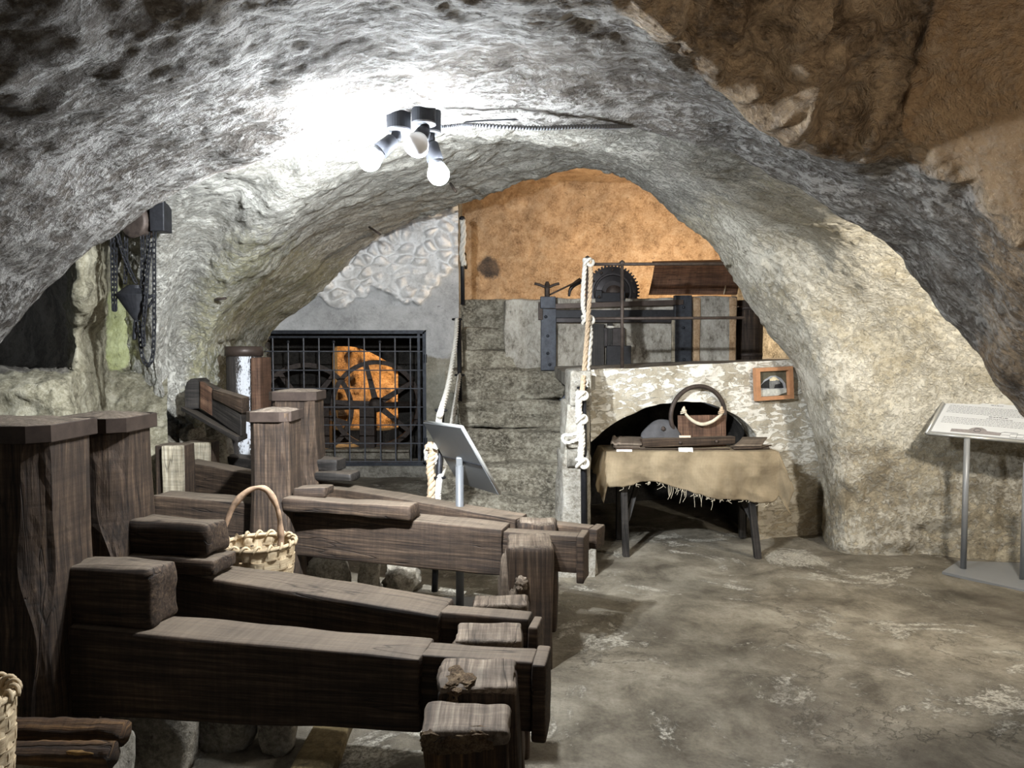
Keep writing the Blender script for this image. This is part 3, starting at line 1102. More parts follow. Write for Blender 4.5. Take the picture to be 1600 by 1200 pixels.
# ================================================================== THINGS
# ------------------------------------------------------------------ staircase
st = thing('stone_staircase', 'worn stone staircase rising between the gate wall and the whitewashed pillar', 'staircase', (0.0, 5.95, 0))
lev = [(0.0, 0.28, 5.92), (0.28, 0.53, 6.2), (0.53, 0.79, 6.5), (0.79, 1.05, 6.85), (1.05, 1.31, 7.22)]
for k, (za, zb, y) in enumerate(lev):
    xl = -0.60 if k < 3 else -0.52
    g = box(xl, 0.50, y, 7.6 if k < 4 else 7.62, za - 0.02, zb, seg=0.02, amp=0.06, freq=4.5, seed=20 + k, r=0.02, wob=0.05, maxn=60)
    obj('step', g, M['step'], st, True)
up = thing('plaster_step_block', 'small flight of crumbling plaster steps at the left end of the upper platform', 'steps', (-0.2, 7.8, 1.31))
for k, (ya, z) in enumerate([(548, 7.5), (513, 7.75), (470, 8.0)]):
    zt = P(760, ya, z).z
    g = box(P(723, 500, z).x, P(792, 500, z).x + 0.1, z, 8.5, 1.29 if k == 0 else zt - 0.30, zt, seg=0.03, amp=0.03, freq=4, seed=40 + k, r=0.025)
    obj('step', g, M['step'], up, True)
zp = P(800, 467, 7.5).z
obj('trim_6', box(P(788, 500, 7.5).x, P(848, 500, 7.5).x, 7.5, 8.1, 1.29, zp, axis=2, seg=0.04, amp=0.02, seed=50, r=0.02), M['stained'], None, True, None, 'structure')
obj('trim_10', box(wx1 - 0.02, P(736, 600, 9.2).x, 8.9, 9.98, 1.2, P(700, 474, 9.0).z, axis=2, seg=0.06, amp=0.015), M['step'], None, True, None, 'structure')
# low plastered wall carrying the upper press
for k, (a, b, ya, yb) in enumerate([(846, 1058, 466, 580), (1080, 1152, 463, 566)]):
    d = 7.42 if k == 0 else 7.36
    obj('trim_%d' % (7 + k), box(P(a, 500, d).x, P(b, 500, d).x, d, d + 0.35, 1.28, P(a, ya, d).z, axis=2, seg=0.05, amp=0.012, seed=52 + k, r=0.015),
        M['stained'], None, True, None, 'structure')

# ------------------------------------------------------------------ wooden press posts


def post(label, F, dv, du, z1, zb, seed, chamf=0.05, lean=0.03, group=None, bandh=0.058, mat='wood', vdir=(0.03, 1.0), top='endgrain', name='press_post', white=False):
    """F = front right corner at the top (x, y); post runs du to the left and dv back."""
    v = Vector((vdir[0], vdir[1], 0)).normalized()
    u = Vector((-v.y, v.x, 0))           # to the left
    t = thing(name, label, 'post', (F[0] + u.x * du / 2 + v.x * dv / 2, F[1] + u.y * du / 2 + v.y * dv / 2, zb), group)
    f0 = Vector((F[0], F[1], 0))
    rings = []
    nz = 34
    rnd = random.Random(seed)
    ph = rnd.random() * 6

    def ring(z, ch, grow, jitter=True):
        pts = []
        w, d = du, dv
        x0, y0 = -grow, -grow
        x1, y1 = w + grow, d + grow
        c2 = 0.03
        poly = [(x0 + ch * 1.05, y0), (x1 - c2, y0), (x1, y0 + c2), (x1, y1 - c2), (x1 - c2, y1), (x0 + c2, y1), (x0, y1 - c2), (x0, y0 + ch * 0.85)]
        out = []
        for i in range(8):
            a, b = poly[i], poly[(i + 1) % 8]
            for s in range(5):
                q = (a[0] + (b[0] - a[0]) * s / 5, a[1] + (b[1] - a[1]) * s / 5)
                out.append(f0 + u * q[0] + v * q[1] + Vector((0, 0, z)))
        return out
    V, Fc, Gc = [], [], []
    for i in range(nz):
        f = i / (nz - 1)
        z = zb + (z1 - 0.01 - zb) * f
        ch = chamf * (0.95 + 0.40 * math.sin(f * 9.5 + ph) + 0.18 * math.sin(f * 21 + ph))
        ch = max(0.012, ch)
        grow = 0.02 * (1 - f) + 0.008 * math.sin(f * 5 + ph)
        sh = -lean * (1 - f)
        rg = ring(z, ch, grow)
        for k, p in enumerate(rg):
            q = p + u * (-sh)
            q = q + (u + v) * (0.006 * fr(Vector((k * 0.25, z * 2.2, seed)), 1.3))
            V.append(q)
            Gc.append(Vector((z, q.x, q.y)))
    m = 40
    for i in range(nz - 1):
        for k in range(m):
            Fc.append((i * m + k, i * m + (k + 1) % m, (i + 1) * m + (k + 1) % m, (i + 1) * m + k))
    Fc.append(tuple(range(m)))
    Fc.append(tuple((nz - 1) * m + k for k in range(m)))
    obj('shaft', (V, Fc, Gc), M[mat], t, False)
    # iron strap
    V, Fc = [], []
    ths = [(z1 - bandh, 0.012), (z1 - bandh + 0.003, 0.014), (z1 - 0.004, 0.014), (z1 - 0.002, 0.012), (z1 - 0.004, 0.002)]
    for z, gr in ths:
        V += ring(z, 0.05, gr)
    for i in range(len(ths) - 1):
        for k in range(m):
            Fc.append((i * m + k, i * m + (k + 1) % m, (i + 1) * m + (k + 1) % m, (i + 1) * m + k))
    obj('iron_band', (V, Fc), M['band'], t, False)
    # sawn top
    V, Fc, Gc = [], [], []
    n = 7
    for i in range(n):
        f = i / (n - 1)
        rg = ring(z1, 0.05, 0.004)
        c = sum(rg, Vector((0, 0, 0))) / m
        for k, p in enumerate(rg):
            q = p.lerp(c, f * 0.98)
            q.z = z1 - 0.006 + 0.018 * (1 - (1 - f) ** 2) + 0.006 * noise.noise(q * 25)
            V.append(q)
            Gc.append(Vector((q.x * 0.5, q.y * 6, k * 0.16)))
    for i in range(n - 1):
        for k in range(m):
            Fc.append((i * m + k, i * m + (k + 1) % m, (i + 1) * m + (k + 1) % m, (i + 1) * m + k))
    Fc.append(tuple((n - 1) * m + k for k in range(m)))
    obj('sawn_top', (V, Fc, Gc), M[top], t, True)
    return t


GP = 'banded wooden press posts'
post('nearest banded dark wooden press post at the left edge of the photo', (P(64, 700, 2.27).x, 2.27), 0.29, 0.42, 1.295, 0.0, 1, 0.055, 0.02, GP)
post('second banded wooden press post, just behind the nearest one', (P(186, 700, 2.72).x, 2.72), 0.27, 0.26, 1.275, 0.0, 2, 0.07, 0.03, GP)
post('banded wooden press post standing behind the basket handle', (P(449, 700, 4.0).x, 4.0), 0.26, 0.215, 1.19, 0.0, 3, 0.035, 0.0, GP)
post('banded wooden press post nearest the barred gate', (P(490, 700, 4.62).x, 4.62), 0.26, 0.27, 1.262, 0.0, 4, 0.05, -0.03, GP)

# ------------------------------------------------------------------ beams


def beam(label, fl, fr_, zl, zr, width, hl, hr, seed, tenon=None, key=None, mat='wood', group=None, name='press_beam', widthr=None, topmat=None):
    """fl, fr_ = pixel of the front top edge left / shoulder right, at heights zl / zr."""
    a = G(fl[0], fl[1], zl)
    b = G(fr_[0], fr_[1], zr)
    dirv = (b - a)
    dirv.z = 0
    dirv.normalize()
    back = Vector((-dirv.y, dirv.x, 0))
    wr = widthr or width
    t = thing(name, label, 'beam', ((a.x + b.x) / 2, (a.y + b.y) / 2 + width / 2, min(zl - hl, zr - hr)), group)
    c = [[[a - Vector((0, 0, hl)), a], [a + back * width - Vector((0, 0, hl)), a + back * width]],
         [[b - Vector((0, 0, hr)), b], [b + back * wr - Vector((0, 0, hr)), b + back * wr]]]
    obj('body', hexa(c, seg=0.035, r=0.012, amp=0.010, freq=5, seed=seed, wob=0.014), M[mat], t, True)
    if tenon:
        ln, inset, tw, th, dz = tenon
        q = b + dirv * -0.02 + back * inset + Vector((0, 0, dz))
        e = q + dirv * (ln + 0.02)
        c = [[[q - Vector((0, 0, th)), q], [q + back * tw - Vector((0, 0, th)), q + back * tw]],
             [[e - Vector((0, 0, th)), e], [e + back * tw - Vector((0, 0, th)), e + back * tw]]]
        obj('tenon', hexa(c, seg=0.035, r=0.008, amp=0.006, freq=5, seed=seed + 1), M[mat], t, True)
        if key:
            klen, kw, kh, kz = key
            q = e + dirv * -klen[0] + back * (tw / 2 - kw / 2) + Vector((0, 0, kz))
            e2 = q + dirv * klen[1]
            c = [[[q - Vector((0, 0, kh)), q], [q + back * kw - Vector((0, 0, kh)), q + back * kw]],
                 [[e2 - Vector((0, 0, kh)), e2], [e2 + back * kw - Vector((0, 0, kh)), e2 + back * kw]]]
            obj('key_board', hexa(c, seg=0.035, r=0.008, amp=0.005, freq=6, seed=seed + 2), M['wood'], t, True)
    return a, b, dirv, back


GB = 'long dark press beams'
b1 = beam('nearest long dark press beam, cracked front face, lowest in the photo', (88, 979), (657, 1029), 0.62, 0.60, 0.165, 0.30, 0.235, 60,
          (0.335, 0.035, 0.105, 0.215, -0.004), ((0.0, 0.042), 0.15, 0.235, 0.004), group=GB)
b2 = beam('second dark press beam, lying behind the nearest one and below the basket', (200, 884), (686, 962), 0.70, 0.60, 0.185, 0.24, 0.19, 64,
          (0.31, 0.04, 0.085, 0.18, -0.004), ((0.0, 0.035), 0.12, 0.20, -0.02), group=GB)
b3 = beam('thick dark press beam passing the banded post behind the basket', (236, 774), (785, 827), 0.66, 0.60, 0.17, 0.27, 0.25, 68,
          (0.385, 0.03, 0.10, 0.19, -0.02), ((0.0, 0.04), 0.15, 0.24, 0.006), group=GB)
b4 = beam('farther dark press beam leading from the gate-side post towards the whitewashed pillar', (282, 722), (806, 811), 0.73, 0.59, 0.15, 0.26, 0.18, 72,
          (0.42, 0.03, 0.09, 0.12, -0.012), ((0.0, 0.05), 0.13, 0.11, 0.0), group=GB)
b5 = beam('short dark beam lying low at the foot of the white-flaked post', (326, 709), (398, 719), 0.70, 0.68, 0.15, 0.12, 0.12, 76, mat='woodblack', group=GB)

# ------------------------------------------------------------------ wedge blocks on the beams


def block(name, label, cat, px, d, depth, zt=None, zb=None, mat='wood', yr=0.0, seed=0, group=None, r=0.015, amp=0.012, slope=0.0):
    """px = (x0, ytop, x1, ybottom) of the front face at distance d (right end at d + yr)."""
    a0, a1 = P(px[0], px[3], d), P(px[0], px[1], d)
    b0, b1_ = P(px[2], px[3], d + yr), P(px[2], px[1], d + yr)
    z0 = zb if zb is not None else a0.z
    z1 = zt if zt is not None else a1.z
    dv = Vector((0.03, depth, 0))
    c = [[[Vector((a0.x, a0.y, z0)), Vector((a0.x, a0.y, z1))], [Vector((a0.x, a0.y, z0)) + dv, Vector((a0.x, a0.y, z1)) + dv]],
         [[Vector((b0.x, b0.y, z0 + slope)), Vector((b0.x, b0.y, z1 + slope))], [Vector((b0.x, b0.y, z0 + slope)) + dv, Vector((b0.x, b0.y, z1 + slope)) + dv]]]
    g = hexa(c, seg=0.025, r=r, amp=amp, freq=7, seed=seed, wob=0.008)
    ctr = (a0 + b1_) / 2
    o = obj(name, g, M[mat], None, True, origin=(ctr.x, ctr.y + depth / 2, min(z0, z0 + slope)))
    tag(o, label, cat, group)
    return o


GW = 'wooden wedge blocks on the press beams'
block('wedge_block', 'split-ended wooden wedge block on the nearest beam, against the nearest post', 'wooden block', (95, 892, 236, 978), 2.40, 0.15, zb=0.617, zt=0.815, yr=-0.04, seed=81, group=GW, r=0.02, amp=0.018)
block('wedge_board', 'thin wooden board under the chamfered wedge block, left of the basket', 'wooden board', (196, 858, 335, 893), 2.76, 0.17, zb=0.690, zt=0.750, yr=-0.05, seed=82, group=GW, slope=-0.006)
block('wedge_block', 'chamfered wooden wedge block stacked on a board, left of the basket', 'wooden block', (197, 810, 326, 866), 2.78, 0.15, zb=0.750, zt=0.880, yr=-0.05, seed=83, group=GW, r=0.025, slope=-0.006)
block('wedge_block', 'long wooden wedge on the beam right of the basket', 'wooden block', (440, 788, 641, 816), 3.99, 0.14, zb=0.643, zt=0.718, yr=-0.12, seed=84, group=GW, slope=-0.022)
block('wedge_block', 'small pale-topped wooden chip on the long wedge right of the basket', 'wooden block', (456, 770, 508, 787), 4.04, 0.12, zb=0.712, zt=0.765, seed=85, group=GW)
block('wedge_block', 'lower dark wedge block beside the gate-side post', 'wooden block', (490, 757, 548, 768), 4.66, 0.16, zb=0.70, zt=0.745, yr=-0.08, seed=86, mat='woodblack', group=GW)
block('wedge_block', 'upper dark wedge block beside the gate-side post', 'wooden block', (489, 736, 527, 756), 4.68, 0.16, zb=0.745, zt=0.83, yr=-0.03, seed=87, mat='woodblack', group=GW)

# ------------------------------------------------------------------ short posts holding the beam ends


def stub(label, px, d0, d1, zt, mat='wood', seed=0, top='woodtop', rotten=False, lean=0.0, name='support_post'):
    x0, x1 = P(px[0], 900, d0).x, P(px[1], 900, d0).x
    t = thing(name, label, 'post', ((x0 + x1) / 2, (d0 + d1) / 2, 0))
    g = box(x0, x1, d0, d1, -0.02, zt - 0.012, axis=2, seg=0.03, amp=0.014, freq=5, seed=seed, r=0.016, wob=0.02)
    obj('shaft', g, M[mat], t, True)
    g = box(x0 + 0.004, x1 - 0.004, d0 + 0.004, d1 - 0.004, zt - 0.035, zt, seg=0.012, amp=0.006 if not rotten else 0.012, freq=14, seed=seed + 1, r=0.010)
    g = (g[0], g[1], [Vector((q.y, q.z, q.x)) for q in g[2]])
    obj('worn_top', g, M[top], t, True)
    if rotten:
        for (cx_, cy, cz, sx, sy, sz, sd) in rotten:
            obj('rotten_patch', rock((cx_, cy, cz), (sx, sy, sz), sd, 4, 0.5), M['rot'], t, False)
    return t


xa, xb = P(655, 900, 1.84).x, P(797, 900, 1.84).x
stub('lowest and nearest short post, split and crumbling along the front of its top', (655, 797), 1.83, 1.985, 0.56, 'bark', 90,
     rotten=[((xa + xb) / 2 + 0.01, 1.838, 0.535, 0.085, 0.022, 0.030, 3), (xa + 0.045, 1.84, 0.53, 0.05, 0.018, 0.03, 5)])
xa, xb = P(680, 900, 2.0).x, P(808, 900, 2.0).x
stub('short post with a rotted hollow in its top, in front of the nearest beam end', (680, 808), 1.99, 2.19, 0.60, 'wood', 92,
     rotten=[(xa + 0.055, 2.06, 0.590, 0.055, 0.075, 0.020, 7), (xa + 0.04, 1.995, 0.52, 0.025, 0.016, 0.06, 8)])
stub('short post with a smooth chamfered top, between the two nearest beam ends', (708, 818), 2.315, 2.49, 0.60, 'wood', 94)
stub('short post behind the second beam end, mostly hidden by it', (738, 826), 2.69, 2.81, 0.585, 'wood', 96)
t = stub('tall gnarled post with a branch knot, in front of the thick beam end', (793, 864), 3.45, 3.71, 0.60, 'wood', 98)
kn = P(815, 912, 3.44)
obj('branch_knot', rock(kn, (0.032, 0.030, 0.036), 17, 4, 0.5), M['woodtop'], t, True)
g = rock((P(797, 920, 3.5).x, 3.53, 0.28), (0.055, 0.10, 0.30), 14, 4, 0.35)
obj('bark_ridge', (g[0], g[1], [Vector((v.z, v.x, v.y)) for v in g[0]]), M['woodtop'], t, True)
stub('short post between the two farther beam ends near the whitewashed pillar', (812, 868), 3.94, 4.06, 0.60, 'wood', 100)

# ------------------------------------------------------------------ timbers at the back left
pf = thing('round_press_post', 'dark rounded press post streaked with white flakes, left of the barred gate', 'post', (P(375, 700, 6.0).x, 6.0, 0))
cxp = P(375, 600, 6.0)
hw = P(403, 600, 6.0).x - cxp.x
prof = [(hw * 1.02, 0), (hw * 1.0, 0.5), (hw * 0.98, 1.0), (hw * 0.96, 1.45), (hw * 0.95, 1.53)]
den = []
for i in range(len(prof) - 1):
    for k in range(8):
        f = k / 8
        den.append((prof[i][0] + (prof[i + 1][0] - prof[i][0]) * f, prof[i][1] + (prof[i + 1][1] - prof[i][1]) * f))
den.append(prof[-1])
g = lathe(den, (cxp.x, 6.1, 0), (0, 0, 1), 28)
gc = []
for (v, q) in zip(g[0], g[2]):
    a = (v[0] - cxp.x) / hw
    gc.append(Vector((v[2], (a + 1) / 2, 0.2 + q.z)))
obj('shaft', (g[0], g[1], gc), M['whitepost'], pf, True)
obj('iron_band', lathe([(hw * 1.0, 1.47), (hw * 1.04, 1.47), (hw * 1.04, 1.545), (hw * 0.9, 1.55)], (cxp.x, 6.1, 0), (0, 0, 1), 28), M['band'], pf, True)
g = box(P(390, 600, 5.9).x, P(405, 600, 5.9).x, 5.93, 6.2, 0.8, 1.46, axis=2, seg=0.05, seed=103)
obj('brown_strip', g, M['woodred'], pf, True, label='reddish brown timber strip')
# slanting timber leaning on it
A0, A1 = P(311, 638, 5.30), P(311, 594, 5.30)
B0, B1 = P(377, 684, 5.10), P(377, 628, 5.10)
wv = Vector((-0.10, -0.0, 0.02))
ti = thing('slanting_timber', 'dark slanting timber with a round-topped end, propped against the white-flaked post', 'timber', ((A0 + B0) / 2))
dvv = Vector((-0.02, 0.16, 0))
c = [[[A0, A1], [A0 + dvv, A1 + dvv]], [[B0, B1], [B0 + dvv, B1 + dvv]]]
obj('body', hexa(c, seg=0.03, r=0.012, amp=0.008, seed=105), M['woodblack'], ti, True)
L0 = P(289, 640, 5.31)
poly = [P(289, 640, 5.31), P(289, 606, 5.31), P(292, 597, 5.31), P(298, 592, 5.31), P(305, 591, 5.31), P(311, 596, 5.31), P(312, 638, 5.31)]
obj('rounded_end', prism(poly, (0.02, 0.14, 0)), M['woodblack'], ti)
A0b, A1b = P(312, 637, 5.28), P(312, 596, 5.28)
B0b, B1b = P(331, 650, 5.23), P(331, 607, 5.23)
dq = Vector((0, 0.05, 0))
obj('reddish_face', hexa([[[A0b, A1b], [A0b + dq, A1b + dq]], [[B0b, B1b], [B0b + dq, B1b + dq]]], seg=0.03, r=0.004, amp=0.003, seed=107), M['woodred'], ti, True)
A0, A1 = P(283, 641, 5.25), P(283, 636, 5.25)
B0, B1 = P(372, 692, 5.05), P(372, 684, 5.05)
dvv = Vector((-0.02, 0.24, 0))
obj('base_board', hexa([[[A0, A1], [A0 + dvv, A1 + dvv]], [[B0, B1], [B0 + dvv, B1 + dvv]]], seg=0.04, r=0.004, amp=0.003, seed=108), M['woodblack'], ti, True)
C0, C1 = P(332, 622, 5.21), P(332, 608, 5.21)
D0, D1 = P(378, 646, 5.07), P(378, 622, 5.07)
obj('upper_board', hexa([[[C0, C1], [C0 + dq * 3, C1 + dq * 3]], [[D0, D1], [D0 + dq * 3, D1 + dq * 3]]], seg=0.04, r=0.004, amp=0.003, seed=109), M['wood'], ti, True)
# upright short posts
for (x0, x1, yt, yb, d, lab, sd) in ((252, 283, 697, 776, 4.75, 'grey sawn upright post end standing right of the second banded post', 110),
                                     (295, 326, 692, 730, 5.35, 'pale upright timber block standing left of the slanting timber', 112)):
    zt = P(x0, yt, d).z
    o = thing('upright_block', lab, 'wooden block', (P((x0 + x1) / 2, 700, d).x, d + 0.1, 0))
    obj('face', box(P(x0, 700, d).x, P(x1, 700, d).x, d, d + 0.05, -0.02, zt, axis=2, seg=0.03, amp=0.006, seed=sd), M['woodpale'], o, True)
    obj('core', box(P(x0 - 15, 700, d).x, P(x1 - 1, 700, d).x, d + 0.045, d + 0.22, -0.02, zt - 0.004, axis=2, seg=0.04, amp=0.006, seed=sd + 1), M['wood'], o, True)
GR = 'rough stones under the rock pier'
for (px, py, d, s, sd, lab) in ((255, 700, 5.75, (0.17, 0.14, 0.45), 121, 'flat-topped rough stone in the hollow under the rock pier'),
                                (302, 686, 5.75, (0.12, 0.12, 0.16), 122, 'small rough stone behind the pale upright block'),
                                (335, 693, 5.80, (0.16, 0.14, 0.17), 123, 'squarish olive-toned stone under the slanting timber')):
    c = P(px, py, d)
    zc = max(0.02, c.z - s[2] * 0.6)
    s2 = (s[0], s[1], max(s[2], zc + 0.05) * 0.62)
    z0 = c.z - s2[2] * 0.6
    o = obj('stone', rock((c.x, c.y, z0), s2, sd, 4, 0.18), M['stone'], None, True, origin=(c.x, c.y, 0))
    tag(o, lab, 'stone', GR)

# ------------------------------------------------------------------ stones, log and baskets in front
GS = 'stone blocks under the press beams'
for (x, y, s, sd, rot, lab) in ((P(245, 1150, 2.62).x, 2.62, (0.17, 0.10, 0.24), 131, 0.1, 'squared brownish stone block under the nearest beam'),
                                (P(352, 1150, 2.75).x, 2.80, (0.13, 0.11, 0.19), 132, -0.1, 'grey stone block right of the brownish one under the nearest beam'),
                                (P(430, 1150, 2.75).x, 2.78, (0.085, 0.10, 0.17), 133, 0.2, 'small grey stone at the right end of the blocks under the nearest beam')):
    o = obj('stone_block', rock((x, y, s[2] * 0.72), s, sd, 4, 0.10, rot), M['stone'], None, True, origin=(x, y, 0))
    tag(o, lab, 'stone', GS)
for (px, py, d, s, sd, lab) in ((512, 905, 4.55, (0.15, 0.12, 0.15), 135, 'tan rounded stone under the thick beam, right of the basket'),
                                (578, 908, 4.5, (0.075, 0.08, 0.16), 136, 'upright bark-like stone under the thick beam'),
                                (628, 912, 4.6, (0.13, 0.12, 0.11), 137, 'rough grey stone under the thick beam, nearest the thin dark post')):
    c = P(px, py, d)
    o = obj('stone', rock((c.x, c.y, s[2] * 0.8), s, sd, 4, 0.25), M['stone'], None, True, origin=(c.x, c.y, 0))
    tag(o, lab, 'stone', 'stones under the thick beam')
c0 = G(455, 1200, 0.03); c1 = G(545, 1200, 0.03); c2 = G(545, 1128, 0.03); c3 = G(492, 1128, 0.03)
obj('trim_9', box(c0.x, c1.x - 0.05, c0.y - 0.5, c2.y + 0.25, -0.03, 0.05, axis=1, seg=0.04, amp=0.012, seed=140, r=0.015), M['mud'], None, True, None, 'structure')
# ledge that carries log and basket
lx1 = P(190, 1190, 2.02).x
o = obj('stone_ledge', box(-1.95, lx1 - 0.03, 1.72, 2.18, -0.02, 0.40, seg=0.06, amp=0.03, freq=3, seed=141, r=0.03), M['stone'], None, True, origin=(-1.5, 1.95, 0))
tag(o, 'low rough stone ledge carrying the two logs in the bottom left corner', 'stone ledge')
for (ya, yb, xr, d, lab, sd) in ((1126, 1163, 196, 2.08, 'upper dark split log in the bottom left corner', 143), (1162, 1198, 178, 1.98, 'lower dark log with a torn orange patch in the bottom left corner', 145)):
    rr = (yb - ya) / 2 * d / F * 1.05
    a, b = P(-60, (ya + yb) / 2 - 4, d), P(xr, (ya + yb) / 2, d - 0.02)
    n = 30
    pts = [a.lerp(b, i / n) + Vector((0, 0, 0.004 * noise.noise(Vector((i * 0.4, sd, 0))))) for i in range(n + 1)]
    g = tube(pts, lambda t: rr, 20)
    V = []
    for v, q in zip(g[0], g[2]):
        ax = a.lerp(b, max(0, min(1, (v - a).dot(b - a) / (b - a).length_squared)))
        e = (v - ax)
        V.append(ax + e * (1 + 0.28 * fr(Vector((q.x * 3, q.y * 18, sd)), 1.0)))
    o = obj('log', (V, g[1], g[2]), M['bark'], None, True, origin=((a.x + b.x) / 2, a.y, a.z - rr))
    tag(o, lab, 'log', 'logs on the ledge')
    if sd == 145:
        tp = P(128, 1178, d - 0.035)
        g = rock(tp, (0.055, 0.014, 0.014), 11, 3, 0.4)
        o2 = obj('torn_patch', (g[0], g[1], [Vector(v) for v in g[0]]), m_wood('torn_orange_wood', (0.16, 0.08, 0.02), (0.42, 0.24, 0.07), (0.6, 0.4, 0.15)), o, True, label='torn orange patch')


def basket(label, ctr, rb, rt, h, handle=None, n=26, rows_=6, seed=0):
    t = thing('woven_basket', label, 'basket', ctr)
    c = Vector(ctr)
    geos = []
    for l in range(rows_):
        f0, f1 = (l + 0.06) / rows_, (l + 0.94) / rows_
        m = n * 8
        V, Fc, Gc = [], [], []
        for k in range(m):
            th = 2 * PI * k / m
            w = 0.0035 * math.sin(th * n / 2 + PI * l)
            for (f, o_) in ((f0, 0.0022), (f1, 0.0022), (f1, -0.0022), (f0, -0.0022)):
                r = rb + (rt - rb) * math.sin(f * PI / 2) ** 0.8 + w + o_
                z = h * f + 0.004 * noise.noise(Vector((th * 2, l, seed)))
                V.append(c + Vector((math.cos(th) * r, math.sin(th) * r, z)))
                Gc.append(Vector((th * r, f * h, o_)))
        for k in range(m):
            k2 = (k + 1) % m
            for e in range(4):
                Fc.append((k * 4 + e, k2 * 4 + e, k2 * 4 + (e + 1) % 4, k * 4 + (e + 1) % 4))
        geos.append((V, Fc, Gc))
    obj('woven_bands', join(*geos), M['weave'], t, False)
    geos = []
    for k in range(n):
        th = 2 * PI * (k + 0.5) / n
        hw_ = 0.36 * 2 * PI / n
        V, Fc, Gc = [], [], []
        m = rows_ * 6
        for i in range(m + 1):
            f = i / m
            w = -0.0035 * math.cos(PI * (f * rows_ - 0.5)) * (1 if k % 2 else -1)
            for s, o_ in ((-1, 0.002), (1, 0.002), (1, -0.002), (-1, -0.002)):
                r = rb + (rt - rb) * math.sin(f * PI / 2) ** 0.8 + w + o_
                a = th + s * hw_
                V.append(c + Vector((math.cos(a) * r, math.sin(a) * r, h * f)))
                Gc.append(Vector((h * f, s * 0.01 + k, o_)))
        for i in range(m):
            for e in range(4):
                Fc.append((i * 4 + e, (i + 1) * 4 + e, (i + 1) * 4 + (e + 1) % 4, i * 4 + (e + 1) % 4))
        geos.append((V, Fc, Gc))
    obj('staves', join(*geos), M['weave'], t, False)
    # wrapped rim: slanting straps over a hoop
    geos = []
    hoop = [c + Vector((math.cos(2 * PI * k / 48) * rt, math.sin(2 * PI * k / 48) * rt, h)) for k in range(48)]
    geos.append(tube(hoop, 0.009, 8, closed=True))
    for k in range(n):
        pts = []
        for i in range(9):
            a = 2 * PI * (k + i / 9 * 0.9) / n
            ph = -0.5 + 2 * PI * i / 9 * 0.75
            rr = rt + math.cos(ph) * 0.012
            pts.append(c + Vector((math.cos(a) * rr, math.sin(a) * rr, h + math.sin(ph) * 0.017)))
        geos.append(tube(pts, 0.006, 6))
    obj('wrapped_rim', join(*geos), M['weave'], t, True)
    obj('bottom', lathe([(rb * 0.98, 0.0), (rb * 0.98, 0.008)], c, (0, 0, 1), 32), M['weave'], t)
    if handle:
        pts = [c + Vector(q) for q in handle]
        obj('handle', tube(pts, lambda f: 0.0125 + 0.0025 * math.sin(f * 23) + 0.001 * math.sin(f * 61), 10, 60), M['branch'], t, True)
    return t


bd = 3.13
bx = P(404, 850, bd).x
zt_b = P(404, 848, bd).z
rtop = (P(459, 850, bd).x - P(347, 850, bd).x) / 2
zh = P(404, 764, bd).z
bh = 0.19
basket('pale woven basket with a bark-covered bent handle, behind the second beam', (bx, bd, zt_b - bh), rtop * 0.86, rtop * 0.95, bh,
       [(-rtop * 0.98, -0.03, bh - 0.05), (-rtop * 0.93, -0.03, bh + 0.03), (-rtop * 0.66, -0.015, bh + (zh - zt_b) * 0.68), (-rtop * 0.22, 0.0, bh + (zh - zt_b) * 0.98),
        (rtop * 0.22, 0.01, bh + (zh - zt_b) * 0.98), (rtop * 0.48, 0.03, bh + (zh - zt_b) * 0.6), (rtop * 0.52, 0.05, bh + 0.03), (rtop * 0.5, 0.05, bh - 0.06)], n=18, rows_=4, seed=3)
o = obj('stump', tube([(bx, bd, -0.02), (bx + 0.01, bd, zt_b - bh - 0.002)], 0.13, 20, 8), M['bark'], None, True, origin=(bx, bd, 0))
tag(o, 'low wooden stump hidden behind the second beam, carrying the basket', 'stump')
basket('woven basket cut off by the left edge of the photo, in front of the logs', (P(-62, 1150, 1.80).x, 1.80, 0.402), 0.10, 0.115, 0.255, n=20, rows_=6, seed=5)

# ------------------------------------------------------------------ information stands


def panel(t, TL, TR, BR, BL, thick, front=True):
    nrm = (TR - TL).cross(BL - TL).normalized()
    return nrm


# stand seen from behind
C = P(723, 715, 4.31)
TL, TR, BR = P(664, 659, 4.49), P(722, 667, 4.01), P(781, 771, 4.13)
BL = TL + (BR - TR)
info = thing('information_stand', 'grey tilted information stand seen from behind, in front of the stone stairs', 'information stand', (C.x, C.y, 0))
nb = (TR - TL).cross(BR - TR).normalized()
if nb.z < 0:
    nb = -nb
obj('panel', prism([TL, TR, BR, BL], nb * -0.012), M['panelback'], info)
obj('sheet', prism([TL.lerp(BR, 0.03), TR.lerp(BL, 0.03), BR.lerp(TL, 0.03), BL.lerp(TR, 0.03)], nb * 0.004), M['paper'], info)
edges = [(TL, TR), (TR, BR), (BR, BL), (BL, TL)]
obj('edge_frame', join(*[tube([a, b], 0.010, 6) for a, b in edges]), M['alu'], info, True)
mid1, mid2 = TL.lerp(BL, 0.55), TR.lerp(BR, 0.55)
obj('seam', tube([mid1 - nb * 0.013, mid2 - nb * 0.013], 0.003, 5), M['lampblack'], info)
ptop = P(718, 727, 4.30)
obj('pole', tube([(ptop.x, ptop.y, 0.01), (ptop.x, ptop.y, ptop.z)], 0.024, 16), M['polegrey'], info, True)
obj('tilt_bracket', box(ptop.x - 0.02, ptop.x + 0.02, ptop.y - 0.02, ptop.y + 0.02, ptop.z - 0.01, ptop.z + 0.05, seg=0.05, amp=0), M['panelback'], info)
obj('base_plate', box(ptop.x - 0.18, ptop.x + 0.18, ptop.y - 0.16, ptop.y + 0.16, 0.0, 0.016, seg=0.2, amp=0), M['steel'], info)

